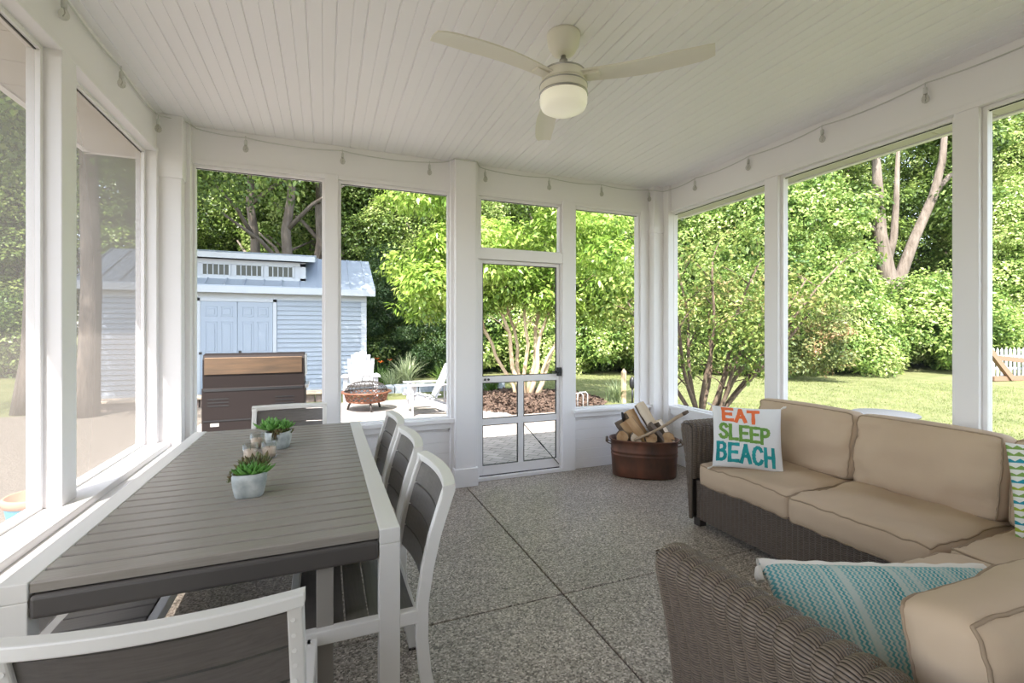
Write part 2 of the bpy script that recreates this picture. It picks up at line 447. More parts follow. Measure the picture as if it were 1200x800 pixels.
# ------------------------------------------------------------------ room shell
mb = MB()
g = .004
for (x0, x1) in ((-1.2, 1.18), (1.18, 3.52)):
    for (y0, y1) in ((Y0, 2.22), (2.22, 4.3)):
        mb.box(x0 + g, x1 - g, y0 + g, y1 - g, -.02, 0)
fl = obj('floor', mb, M['floor'], kind='structure', bevel=.003, seg=1)
mb = MB(); mb.box(-1.2, 3.52, Y0, 4.3, -.14, -.014)
obj('floor_base', mb, M['soil'], parent=fl)

# beadboard ceiling: one cross section pulled along the room
prof = []
x = -1.13; k = 0
while x < 3.46:
    w, d = ((.011, .007) if k % 2 == 0 else (.005, .0035))
    prof += [(x, ZC), (x + .070 - w, ZC), (x + .070 - w * .7, ZC + d), (x + .070 - w * .3, ZC + d)]
    x += .070; k += 1
P = np.array([[(px_, yy, pz_) for px_, pz_ in prof] for yy in (Y0, 4.2)])
mb = MB(); mb.grid(P, smooth=False)
mb.box(-1.15, 3.47, Y0, 4.25, ZC + .012, ZC + .04)
obj('ceiling', mb, M['ceil'], kind='structure')

# roof with its overhanging soffits
mb = MB(); mb.box(-1.2, 3.52, Y0 - .12, Y0, 0, ZC)
obj('wall_rear', mb, mat('house_siding_paint', (.36, .34, .31, 1), .6), kind='structure')
rf = sroot('roof')
mb = MB(); mb.box(-1.66, 3.95, Y0, 4.45, 3.0, 3.06)
mb.box(-1.68, -1.64, Y0, 4.45, 2.74, 3.06); mb.box(3.93, 3.97, Y0, 4.45, 2.74, 3.06); mb.box(-1.68, 3.97, 4.43, 4.47, 2.74, 3.06)
obj('fascia', mb, M['white'], rf)
mb = MB()
for (x0, x1) in ((-1.64, -1.2), (3.5, 3.93)):
    y = Y0
    while y < 4.4:
        mb.box(x0, x1, y, min(y + .296, 4.43), 2.75, 2.77); y += .3
mb.box(-1.64, 3.93, 4.27, 4.43, 2.751, 2.77)
obj('soffit', mb, mat('soffit_panel', (.60, .57, .52, 1), .6), rf)


def shiplap(name, horizontal_axis, a0, a1, face, back, z0=.0, z1=.58, pitch=.098, axis='x'):
    """low wall of lapped boards"""
    mb = MB(); z = z0
    lo, hi = min(face, back), max(face, back)
    ins = .006 if back > face else -.006
    def bx(u0, u1, w0, w1, zz0, zz1):
        w0, w1 = min(w0, w1), max(w0, w1)
        if axis == 'x': mb.box(u0, u1, w0, w1, zz0, zz1)
        else: mb.box(w0, w1, u0, u1, zz0, zz1)
    while z < z1 - .005:
        bx(a0, a1, face, back, z + .0015, min(z + pitch - .0015, z1)); z += pitch
    bx(a0, a1, face + ins, back, z0, z1)
    return obj(name, mb, M['white'], kind='structure', bevel=.002, seg=1)


shiplap('wall_left', 0, Y0, 4.2, -1.06, -1.2, axis='y')
shiplap('wall_right', 0, Y0, 4.2, 3.44, 3.52, axis='y')
wb = shiplap('wall_back', 0, -1.06, 1.10, YB + .01, 4.28)
shiplap('wall_back', 0, 2.33, 3.44, YB + .01, 4.28)


def struct(name, boxes, m=None, bevel=.004):
    mb = MB()
    for b in boxes: mb.box(*b)
    return obj(name, mb, m or M['white'], kind='structure', bevel=bevel)


# headers (beams) over the windows with a flat casing under them
struct('trim_1', [(-1.2, XL, Y0, 4.2, 2.70, ZC), (-1.2, XL + .012, Y0, 4.17, ZH, 2.70)])
struct('trim_2', [(XR, 3.5, Y0, 4.2, 2.70, ZC), (XR - .012, 3.5, Y0, 4.17, ZH, 2.70)])
struct('trim_3', [(-1.11, 3.42, YB, 4.26, 2.70, ZC), (-1.0, 3.3, YB - .012, 4.26, ZH, 2.70)])
# sills
struct('trim_4', [(-1.24, -1.03, Y0, 4.05, .575, ZS), (-1.075, -.955, Y0, 4.02, .535, .575), (-1.075, -1.036, Y0, 4.02, .45, .535)])
struct('trim_5', [(3.395, 3.56, Y0, 4.10, .58, ZS), (3.41, 3.43, Y0, 4.1, .52, .58)])
struct('trim_6', [(-.98, 1.09, 4.115, 4.3, .575, ZS), (-.98, 1.09, 4.145, 4.17, .52, .575)])
struct('trim_7', [(2.31, 3.36, 4.115, 4.3, .58, ZS), (2.33, 3.36, 4.145, 4.17, .53, .58)])
# corner columns and wide column beside the door
struct('trim_8', [(-1.12, -.965, 4.03, YB + .03, 0, ZC), (-1.13, -.955, 4.02, YB + .03, 2.5, ZC), (-.98, -.93, 4.12, 4.2, 0, ZC)])
struct('trim_9', [(3.26, 3.44, 4.08, YB + .03, 0, ZC), (3.38, 3.46, 4.0, 4.1, 0, ZC), (3.25, 3.44, 4.07, 4.2, 2.45, 2.52)])
struct('trim_10', [(1.085, 1.275, 4.075, 4.28, 0, ZC), (1.055, 1.31, 4.14, 4.28, 0, ZC), (1.07, 1.29, 4.055, 4.2, 0, .165)])
# door post and transom bar
struct('trim_11', [(2.20, 2.345, 4.15, 4.28, 0, 2.70), (2.185, 2.21, 4.17, 4.26, 0, 2.10)])
struct('trim_12', [(1.30, 2.21, 4.155, 4.27, 2.075, 2.175)])
struct('trim_13', [(1.30, 1.335, 4.165, 4.27, 0, 2.70)])
struct('trim_14', [(1.31, 2.20, 4.15, 4.30, 0, .035)])
struct('baseboard_back', [(-.95, 1.06, 4.155, 4.19, 0, .10)])
struct('baseboard_left', [(-1.07, -1.04, Y0, 4.05, 0, .10)])


def window(n, axis, a0, a1, z0, z1, w_in, w_scr, smat, dirn):
    """screened opening: casing around it, dark gasket line and the screen"""
    r = sroot('window_%d' % n)
    mb = MB(); t = .022
    lo, hi = min(w_in, w_scr + .03 * dirn), max(w_in, w_scr + .03 * dirn)
    def bx(m_, u0, u1, zz0, zz1, l=lo, h=hi):
        if axis == 'x': m_.box(u0, u1, l, h, zz0, zz1)
        else: m_.box(l, h, u0, u1, zz0, zz1)
    bx(mb, a0, a0 + t, z0, z1); bx(mb, a1 - t, a1, z0, z1)
    bx(mb, a0 + t, a1 - t, z1 - t, z1); bx(mb, a0 + t, a1 - t, z0, z0 + .012)
    obj('window_frame', mb, M['white'], r, bevel=.002, seg=1)
    ms = MB(); gk = .005; sl, sh = w_scr - .004, w_scr + .004
    bx(ms, a0 + t, a1 - t, z1 - t - gk, z1 - t, sl, sh)
    obj('gasket', ms, M['gasket'], r)
    sc = MB()
    u0, u1, zz0, zz1 = a0 + t, a1 - t, z0 + .012, z1 - t
    pts = [(u0, zz0), (u1, zz0), (u1, zz1), (u0, zz1)]
    sc.add([((u, w_scr, z) if axis == 'x' else (w_scr, u, z)) for u, z in pts], [(0, 1, 2, 3)])
    obj('screen', sc, smat, r)
    return r


# left wall: posts and screened windows
lp = [(2.71, 2.845), (1.35, 1.485), (.0, .135), (-1.35, -1.215), (-2.6, -2.465)]
for i, (a, b_) in enumerate(lp):
    struct('trim_%d' % (30 + i), [(-1.205, -1.10, a, b_, ZS, 2.70)])
struct('trim_23', [(-1.205, -1.10, 3.985, 4.07, ZS, 2.70)])
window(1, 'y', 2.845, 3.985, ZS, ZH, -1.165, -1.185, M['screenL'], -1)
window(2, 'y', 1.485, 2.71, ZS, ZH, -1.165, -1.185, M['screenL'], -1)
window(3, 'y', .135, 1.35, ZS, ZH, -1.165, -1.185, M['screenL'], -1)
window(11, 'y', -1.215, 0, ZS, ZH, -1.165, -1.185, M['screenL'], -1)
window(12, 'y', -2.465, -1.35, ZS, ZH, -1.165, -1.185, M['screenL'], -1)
# right wall
rp_ = [(2.735, 2.86), (1.475, 1.59), (.2, .32), (-1.05, -.93), (-2.6, -2.48)]
for i, (a, b_) in enumerate(rp_):
    struct('trim_%d' % (40 + i), [(XR - .005, 3.51, a, b_, ZS, 2.70)])
window(4, 'y', 2.86, 4.02, ZS, ZH, 3.45, 3.475, M['screen'], 1)
window(5, 'y', 1.59, 2.735, ZS, ZH, 3.45, 3.475, M['screen'], 1)
window(6, 'y', .32, 1.475, ZS, ZH, 3.45, 3.475, M['screen'], 1)
window(13, 'y', -.93, .2, ZS, ZH, 3.45, 3.475, M['screen'], 1)
window(14, 'y', -2.48, -1.05, ZS, ZH, 3.45, 3.475, M['screen'], 1)
# back wall
struct('trim_27', [(-.002, .102, 4.155, 4.28, ZS, 2.70)])
struct('trim_28', [(3.15, 3.27, 4.16, 4.28, ZS, 2.70)])
window(7, 'x', -.935, -.002, ZS, ZH, 4.18, 4.21, M['screen'], 1)
window(8, 'x', .102, 1.06, ZS, ZH, 4.18, 4.21, M['screen'], 1)
window(9, 'x', 2.345, 3.15, ZS, ZH, 4.18, 4.21, M['screen'], 1)
window(10, 'x', 1.335, 2.20, 2.175, ZH, 4.18, 4.21, M['screen'], 1)

# screen door
dr = sroot('door_1')
mb = MB(); y0, y1 = 4.185, 4.22
xl, xr, zb, zt = 1.338, 2.182, .045, 2.07
mb.box(xl, xl + .034, y0, y1, zb, zt); mb.box(xr - .034, xr, y0, y1, zb, zt)
mb.box(xl + .034, xr - .034, y0, y1, zt - .032, zt)
mb.box(xl + .034, xr - .034, y0, y1, zb, .135)
mb.box(xl + .034, xr - .034, y0, y1, .915, .975)
mb.box(xl + .034, xr - .034, y0, y1, .515, .575)
mb.box(1.732, 1.792, y0 + .003, y1, .135, .515); mb.box(1.732, 1.792, y0 + .003, y1, .575, .915)
obj('door_frame', mb, M['white'], dr, bevel=.003)
mb = MB(); q = .006
for (a0, a1, c0, c1) in ((xl + .034, xr - .034, .975, zt - .032), (xl + .034, 1.732, .135, .515), (1.792, xr - .034, .135, .515), (xl + .034, 1.732, .575, .915), (1.792, xr - .034, .575, .915)):
    mb.box(a0, a0 + q, y0 + .002, y0 + .02, c0, c1); mb.box(a1 - q, a1, y0 + .002, y0 + .02, c0, c1)
    mb.box(a0 + q, a1 - q, y0 + .002, y0 + .02, c0, c0 + q); mb.box(a0 + q, a1 - q, y0 + .002, y0 + .02, c1 - q, c1)
obj('gasket', mb, M['gasket'], dr)
sc = MB()
sc.add([(xl + .034, 4.206, .135), (xr - .034, 4.206, .135), (xr - .034, 4.206, zt - .032), (xl + .034, 4.206, zt - .032)], [(0, 1, 2, 3)])
obj('screen', sc, M['screen'], dr)
mb = MB(); mb.box(xl, xr, 4.19, 4.215, .034, .046)
obj('door_sweep', mb, M['black'], dr)
mb = MB(); mb.box(2.150, 2.188, 4.150, 4.186, .955, 1.04); mb.box(2.09, 2.15, 4.155, 4.167, .988, 1.004); mb.tube([(2.168, 4.15, 1.0), (2.168, 4.125, 1.0), (2.12, 4.12, 1.0)], .007)
obj('door_handle', mb, M['black'], dr, bevel=.003, label='black lever handle')
mb = MB(); mb.tube([(1.79, 4.178, .50), (2.17, 4.178, .075)], .004)
mb.tube([(1.95, 4.178, .321), (2.01, 4.178, .254)], .007)
obj('tension_rod', mb, M['gasket'], dr)
mb = MB()
for xx in (1.395, 1.43): mb.lathe([(0, 0), (.011, .001), (.011, .01), (0, .012)], 12, (0, 0, 0))
# small round bolts facing the room
mb = MB()
for xx in (1.395, 1.43): mb.tube([(xx, 4.185, .945), (xx, 4.176, .945)], .011, 12)
obj('bolt', mb, M['gasket'], dr)

# ------------------------------------------------------------------ string lights on the headers
t = thing('string_lights', 'white string of clear bulbs running along the beams under the ceiling', 'string lights', (0, 0, 0))
cordpts = []
def sag(p, q, s=.02, n=10):
    return [tuple(np.array(p) * (1 - k / n) + np.array(q) * (k / n) + np.array((0, 0, -4 * s * (k / n) * (1 - k / n)))) for k in range(n)]
left_b = [(-1.095, 1.30), (-1.095, 2.0), (-1.095, 2.68), (-1.095, 3.31), (-1.095, 3.95)]
back_b = [(-.573, 4.155), (.132, 4.155), (.862, 4.155), (1.381, 4.155), (2.044, 4.155), (2.641, 4.155), (3.22, 4.13)]
right_b = [(3.405, 3.629), (3.405, 2.997), (3.405, 2.355), (3.405, 1.717), (3.405, 1.05)]
seq = [(-1.095, .6, 2.90)] + [(x_, y_, 2.915) for x_, y_ in left_b] + [(-1.06, 4.01, 2.925), (-.95, 4.05, 2.93), (-.90, 4.155, 2.925)] + [(x_, y_, 2.905) for x_, y_ in back_b[:3]] + [(1.02, 4.15, 2.93), (1.07, 4.06, 2.935), (1.28, 4.06, 2.935), (1.33, 4.155, 2.93)] + [(x_, y_, 2.915) for x_, y_ in back_b[3:]] + [(3.24, 4.06, 2.895), (3.33, 4.02, 2.88), (3.405, 3.95, 2.90)] + [(x_, y_, 2.915) for x_, y_ in right_b] + [(3.405, .4, 2.915)]
for a, b_ in zip(seq[:-1], seq[1:]):
    L_ = (Vector(a) - Vector(b_)).length
    cordpts += sag(a, b_, .02 * min(1, L_ / .6) if L_ > .25 else .002)
cordpts.append(seq[-1])
mb = MB(); mb.tube(cordpts, .0042, 6)
obj('cord', mb, M['cord'], t)
mb = MB()
mb.tube([(0, 0, 0), (0, .0, -.03)], .0035, 6); mb.lathe([(0, -.03), (.009, -.031), (.0115, -.04), (.012, -.066), (.010, -.07), (0, -.07)], 12)
sock0 = mb.mesh('socket', M['cord'])
mb = MB(); mb.lathe([(.008, -.068), (.012, -.076), (.019, -.092), (.0205, -.103), (.017, -.116), (.008, -.124), (0, -.126)], 14)
bulb0 = mb.mesh('bulb', M['bulb'])
mb = MB(); mb.tube([(0, 0, -.07), (.004, 0, -.095), (-.004, 0, -.108), (0, 0, -.112)], .0018, 5)
fil0 = mb.mesh('filament', M['fanring'])
nb = 0
for i, (x_, y_) in enumerate(left_b + back_b + right_b):
    lean = random.uniform(-.12, .12)
    s_ = obj('socket', sock0, None, t, loc=(x_ + (.014 if x_ < -1 else (-.014 if x_ > 3.3 else 0)), y_ - (.016 if -1 < x_ < 3.3 else 0), 2.912), rot=(lean * .3, lean * .3, 0))
    obj('bulb', bulb0, None, s_)
    obj('filament', fil0, None, s_)

# ------------------------------------------------------------------ ceiling fan
fan = thing('ceiling_fan', 'cream three blade ceiling fan with a round light under the hub', 'ceiling fan', (1.16, 2.18, ZC))
mb = MB(); mb.lathe([(0, 0), (.088, 0), (.088, -.012), (.082, -.055), (.060, -.092), (.03, -.104), (0, -.104)], 36)
obj('canopy', mb, M['fan'], fan)
mb = MB(); mb.tube([(0, 0, -.11), (0, 0, -.19)], .014, 16); mb.lathe([(0, -.125), (.022, -.13), (.022, -.15), (0, -.15)], 20)
obj('downrod', mb, M['fanring'], fan)
mb = MB(); mb.lathe([(.012, -.135), (.026, -.16), (.045, -.185), (.075, -.195), (.108, -.20), (.113, -.21), (.113, -.245), (.105, -.252)], 40)
mb.lathe([(.105, -.252), (.12, -.256), (.124, -.27), (.124, -.305), (.118, -.31)], 40)
hub = obj('motor_housing', mb, M['fan'], fan)
mb = MB(); mb.lathe([(.115, -.310), (.127, -.312), (.127, -.319), (.115, -.321)], 40); mb.lathe([(.11, -.199), (.116, -.203), (.116, -.208), (.11, -.212)], 40); mb.lathe([(.12, -.267), (.1265, -.269), (.1265, -.274), (.12, -.276)], 40)
obj('trim_ring', mb, M['fanring'], hub)
mb = MB(); mb.lathe([(.122, -.321), (.124, -.335), (.123, -.36), (.115, -.382), (.09, -.396), (.05, -.404), (0, -.406)], 40)
obj('light_shade', mb, M['opal'], fan, label='opal light shade')
bl = MB()
nx = 18; top = []; bot = []
for i in range(nx + 1):
    s_ = i / nx; r = .10 + .63 * s_
    w0 = .045 + .016 * sin(pi * min(1, s_ * 1.4) / 2)
    lead, trail = w0 * 1.0, w0 * (1.0 - .35 * max(0, s_ - .72) / .28)
    if s_ > .93: lead *= 1 - .28 * (s_ - .93) / .07
    tw = radians(-7 + 3 * s_)
    sweep = .03 * sin(pi * s_)
    row_t = []; row_b = []
    for j in range(7):
        u = -trail + (lead + trail) * j / 6
        cz = .006 * (1 - (2 * j / 6 - 1) ** 2)
        y = u * cos(tw) + sweep; z = u * sin(tw) + cz - .02 * s_
        row_t.append((r, y, z + .004)); row_b.append((r, y, z - .004))
    top.append(row_t); bot.append(row_b)
bl.grid(np.array(top)); bl.grid(np.array(bot)[:, ::-1])
edge = lambda A, B: bl.grid(np.array([A, B]), smooth=False)
edge([r_[0] for r_ in bot], [r_[0] for r_ in top]); edge([r_[-1] for r_ in top], [r_[-1] for r_ in bot]); edge(top[-1], bot[-1]); edge(bot[0], top[0])
blm = bl.mesh('blade', M['fan'])
for ang in (191, 314, 72):
    obj('blade', blm, None, fan, loc=(0, 0, -.232), rot=(0, 0, radians(ang)))
# the small pull / bracket where each blade meets the hub
mb = MB(); mb.bar((.095, 0, -.236), (.19, .008, -.236), .05, .016)
brm = mb.mesh('blade_bracket', M['fan'])
for ang in (191, 314, 72): obj('blade_bracket', brm, None, fan, rot=(0, 0, radians(ang)))

# ------------------------------------------------------------------ dining table
tb = thing('dining_table', 'long taupe slatted dining table with a white metal frame', 'dining table', (-.2775, 2.605, 0))
hx, hy, zt = .5125, 1.0, .742
mb = MB()
for s_ in (-1, 1):
    xo = s_ * hx; xi = s_ * (hx - .068)
    mb.box(min(xo, xi), max(xo, xi), -hy, hy, zt - .05, zt)
obj('frame_rail', mb, M['wmetal'], tb, bevel=.003)
mb = MB(); mb.box(-hx + .068, hx - .068, -hy + .05, -hy + .09, zt - .12, zt - .06); mb.box(-hx + .068, hx - .068, hy - .09, hy - .05, zt - .12, zt - .06)
mb.box(-hx + .075, -hx + .11, -hy + .05, hy - .05, zt - .07, zt - .03); mb.box(hx - .11, hx - .075, -hy + .05, hy - .05, zt - .07, zt - .03)
mb.box(-.02, .02, -hy + .05, hy - .05, zt - .07, zt - .03)
obj('under_frame', mb, M['wmetal'], tb)
for sx_ in (-1, 1):
    for sy_ in (-1, 1):
        mb = MB(); xo = sx_ * hx; xi = sx_ * (hx - .068); yo = sy_ * hy; yi = sy_ * (hy - .055)
        mb.box(min(xo, xi), max(xo, xi), min(yo, yi), max(yo, yi), 0, zt - .0505)
        obj('leg', mb, M['wmetal'], tb, bevel=.003)
ns = 25; pitch = 2 * hy / ns
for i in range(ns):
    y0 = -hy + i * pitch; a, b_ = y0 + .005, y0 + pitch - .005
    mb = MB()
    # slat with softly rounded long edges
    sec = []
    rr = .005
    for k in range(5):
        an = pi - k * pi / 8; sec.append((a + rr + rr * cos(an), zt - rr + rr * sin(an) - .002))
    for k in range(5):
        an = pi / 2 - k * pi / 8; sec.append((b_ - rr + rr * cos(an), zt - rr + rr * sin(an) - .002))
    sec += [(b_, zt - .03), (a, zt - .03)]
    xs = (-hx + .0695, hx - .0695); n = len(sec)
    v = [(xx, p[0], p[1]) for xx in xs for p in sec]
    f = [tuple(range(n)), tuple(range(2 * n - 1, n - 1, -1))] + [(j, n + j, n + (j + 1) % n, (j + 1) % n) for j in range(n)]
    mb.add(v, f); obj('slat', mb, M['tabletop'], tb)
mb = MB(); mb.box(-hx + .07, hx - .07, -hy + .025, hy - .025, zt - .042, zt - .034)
obj('gap_shade_panel', mb, M['black'], tb)  # black sheet added so the gaps between slats look shaded
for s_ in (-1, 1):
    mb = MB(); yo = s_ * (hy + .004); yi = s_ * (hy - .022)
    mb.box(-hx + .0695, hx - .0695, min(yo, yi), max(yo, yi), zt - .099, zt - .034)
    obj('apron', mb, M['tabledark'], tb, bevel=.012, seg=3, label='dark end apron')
mb = MB(); mb.bar((.277, -.985 + .03, 0), (.277, -.985 + .03, .655), .052, .036, up=(0, 1, 0))
obj('support_leg', mb, M['taupemetal'], tb, bevel=.003, label='taupe inner support leg')

# ------------------------------------------------------------------ dining chairs
def side_profile():
    # (y, z) of the rear post, floor to top
    return [(-.055, 0), (-.035, .10), (-.012, .22), (.0, .34), (-.002, .46), (-.02, .58), (-.046, .69), (-.072, .77), (-.098, .846)]


def prof_at(z):
    p = side_profile()
    for (ya, za), (yb, zb_) in zip(p[:-1], p[1:]):
        if z <= zb_: return ya + (yb - ya) * (z - za) / (zb_ - za)
    return p[-1][0]


rv = MB(); rv.tube([(0, .002, 0), (0, -.004, 0)], .005, 8); rivet0 = rv.mesh('rivet', M['wmetal'])


def make_chair(label):
    r = thing('dining_chair', label, 'dining chair', group='white metal dining chairs at the table')
    W = .232
    for s_ in (-1, 1):
        mb = MB(); mb.sweep([(s_ * W, y, z) for y, z in side_profile()], .030, .042, (1, 0, 0))
        leg = obj('rear_leg', mb, M['wmetal'], r, bevel=.004)
        fc = MB(); fc.box(s_ * W - .015, s_ * W + .015, -.079, -.033, 0, .012); obj('foot_cap', fc, M['black'], leg)
        for k in range(9):
            z = .49 + k * .040; y = prof_at(z)
            obj('rivet', rivet0, None, leg, loc=(s_ * (W - .004), y - .020, z))
    for s_ in (-1, 1):
        mb = MB(); mb.box(s_ * W - .016, s_ * W + .016, .395, .43, .0, .44)
        leg = obj('front_leg', mb, M['wmetal'], r, bevel=.004)
        fc = MB(); fc.box(s_ * W - .017, s_ * W + .017, .394, .431, 0, .014); obj('foot_cap', fc, M['black'], leg)
    mb = MB()
    for s_ in (-1, 1): mb.box(s_ * W - .016, s_ * W + .016, .012, .397, .40, .445)
    mb.box(-W, W, .012, .04, .395, .43); mb.box(-W, W, .40, .428, .40, .44)
    obj('seat_frame', mb, M['wmetal'], r, bevel=.003)
    n = 5; d = .378 / n
    for i in range(n):
        y0 = .022 + i * d; mb = MB(); nx = 8; P = []
        for k in range(nx + 1):
            x = -W + .018 + (2 * W - .036) * k / nx
            zz = .444 - .012 * (1 - (x / W) ** 2)
            P.append([(x, y0 + .003, zz), (x, y0 + d - .003, zz), (x, y0 + d - .003, zz - .014), (x, y0 + .003, zz - .014)])
        mb.grid(np.array(P), closev=True, smooth=False)
        obj('seat_slat', mb, M['taupe'], r)
    n = 4; z0 = .470; dz = (.827 - z0) / n
    bow = lambda x: -.030 * (1 - (x / W) ** 2)
    for i in range(n):
        za, zb_ = z0 + i * dz + .0035, z0 + (i + 1) * dz - .0035; mb = MB(); P = []
        for k in range(13):
            x = -W + .014 + (2 * W - .028) * k / 12
            P.append([(x, prof_at(za) + bow(x) - .008, za), (x, prof_at(zb_) + bow(x) - .008, zb_), (x, prof_at(zb_) + bow(x) + .008, zb_), (x, prof_at(za) + bow(x) + .008, za)])
        mb.grid(np.array(P), closev=True, smooth=False)
        obj('back_slat', mb, M['taupe'], r)
    mb = MB(); P = []
    for k in range(17):
        x = -W - .017 + (2 * W + .034) * k / 16
        y = -.094 + bow(x * .93)
        P.append([(x, y - .022, .836), (x, y + .022, .830), (x, y + .022, .858), (x, y - .022, .864)])
    mb.grid(np.array(P), closev=True, smooth=False)
    for e in (0, -1): mb.add(P[e], [(0, 1, 2, 3)])
    obj('top_rail', mb, M['wmetal'], r, bevel=.004)
    return r


ch = make_chair('white framed chair with taupe slats on the aisle side, nearest to the camera end')
ch.location = (.31, 1.856, 0); ch.rotation_euler.z = pi / 2
dup(ch, (.31, 2.445, 0), pi / 2, 'middle chair of the three along the aisle side of the table')
dup(ch, (.31, 3.02, 0), pi / 2, 'last of the three aisle chairs, closest to the back wall')
dup(ch, (-.235, 3.70, 0), pi, 'chair at the far end of the table in front of the screened back window')
dup(ch, (-.285, 1.172, 0), radians(-2), 'chair at the near end of the table seen from behind its dark slatted back')

# bench tucked under the window side of the table
bn = thing('bench', 'white framed slatted bench tucked under the window side of the table', 'bench', (-.68, 2.55, 0))
mb = MB()
for s_ in (-1, 1): mb.box(s_ * .145 - .016, s_ * .145 + .016, -.75, .75, .40, .442)
mb.box(-.145, .145, -.75, -.72, .40, .44); mb.box(-.145, .145, .72, .75, .40, .44)
obj('seat_frame', mb, M['wmetal'], bn, bevel=.003)
for i in range(18):
    y0 = -.72 + i * .08; mb = MB(); mb.box(-.128, .128, y0 + .003, y0 + .077, .43, .446)
    obj('slat', mb, M['taupe'], bn, bevel=.003)
for sx_ in (-1, 1):
    for sy_ in (-1, 1):
        mb = MB(); mb.box(sx_ * .145 - .016, sx_ * .145 + .016, sy_ * .735 - .016, sy_ * .735 + .016, 0, .4)
        obj('leg', mb, M['wmetal'], bn, bevel=.003)

# ------------------------------------------------------------------ things on the table
def rosette(mb, c, n, r, h, tilt0, mi=0, seed=0):
    """plump pointed leaves spiralling out of one centre"""
    rnd = random.Random(seed)
    c = Vector(c)
    for k in range(n):
        an = k * 2.39996; f = k / n
        el = radians(84 - 66 * f * tilt0)
        L_ = r * (.5 + .5 * f) * rnd.uniform(.85, 1.12)
        d = Vector((cos(an) * cos(el), sin(an) * cos(el), sin(el))); sd = Vector((-sin(an), cos(an), 0)); up = sd.cross(d)
        w = L_ * .17
        pts = []
        for q_, ww, bb in ((0, .55, 0), (.3, .9, -.05), (.62, 1, -.06), (.85, .6, -.01), (1, .04, .06)):
            p = c + d * (L_ * q_) + up * (-bb * L_)
            pts.append([p - sd * w * ww, p + up * w * .5 * ww, p + sd * w * ww, p - up * w * .5 * ww])
        mb.grid(np.array([[list(q2) for q2 in r_] for r_ in pts]), closev=True, mi=mi)


def planter(loc, label, R, H, rot, seed, lay):
    t = thing('succulent_pot', label, 'potted succulent', loc, rot)
    mb = MB(); mb.lathe([(0, 0), (R * .78, 0), (R * .84, .006), (R * .96, H * .45), (R, H * .7), (R, H), (R * .93, H), (R * .92, H * .88), (0, H * .87)], 32, power=.62)
    obj('pot', mb, M['pot'], t)
    mb = MB(); mb.lathe([(R * .90, 0), (R * .6, .004), (0, .006)], 20, (0, 0, H * .88), power=.62)
    obj('soil', mb, M['soil'], t)
    for i, (x, y, z, n, r, mi) in enumerate(lay):
        mb = MB(); rosette(mb, (x * R, y * R, H * .88 + z), int(n * 1.9), r * 1.12, .05, 1.0, 0, seed * 10 + i)
        obj('succulent', mb, M['succ'] if mi == 0 else M['succdark'], t, label='bright green succulent' if mi == 0 else 'olive trailing succulent')
    mb = MB()
    rnd = random.Random(seed)
    for k in range(3):
        a = rnd.uniform(2.4, 3.6); x, y = cos(a) * R * .85, sin(a) * R * .85
        for i in range(12):
            f = i / 11
            p = (x * (1 + .45 * f), y * (1 + .45 * f), H * .92 + .02 * sin(f * 3) - .035 * f)
            rosette(mb, p, 6, .016, .01, .9, 0, k * 20 + i)
    obj('trailing_stem', mb, M['succdark'], t, label='drooping olive sprigs')
    return t


planter((-.283, 2.15, .740), 'small marbled grey pot of succulents nearest on the table', .062, .095, 0, 3,
        [(.1, -.2, .0, 26, .075, 0), (-.35, .25, .0, 16, .06, 0), (.35, .5, .01, 18, .085, 1), (.55, -.1, .0, 16, .06, 0), (-.6, -.2, -.01, 14, .045, 1), (-.2, .6, .02, 12, .055, 1)])
planter((-.245, 2.96, .740), 'small grey succulent pot at the far side of the candle jars', .062, .095, 1.2, 5,
        [(.2, -.3, .02, 26, .07, 0), (-.3, .5, .02, 16, .095, 0), (.2, .3, 0, 20, .06, 1), (.5, -.5, -.01, 16, .05, 1), (-.55, -.3, 0, 14, .05, 1)])


def candle(loc, label):
    t = thing('candle_jar', label, 'candle', loc)
    r, h = .036, .085
    mb = MB(); mb.lathe([(0, .001), (r, .001), (r, h), (r - .003, h), (r - .003, .008), (0, .007)], 28)
    obj('jar', mb, M['jar'], t)
    mb = MB(); mb.lathe([(0, .009), (r - .0045, .009), (r - .0045, .055), (.012, .053), (0, .053)], 24)
    c = obj('candle', mb, M['wax'], t, label='peach wax candle')
    mb = MB(); mb.tube([(0, 0, .052), (.001, 0, .064)], .0013, 6); obj('wick', mb, M['black'], c)
    return t


candle((-.355, 2.72, .740), 'clear glass candle jar with peach wax, beside the window side of the table')
candle((-.272, 2.745, .740), 'clear glass candle jar with pale wax between its twin and the far succulent pot')
candle((-.358, 2.995, .740), 'glass candle jar furthest along the table, just behind the other two')

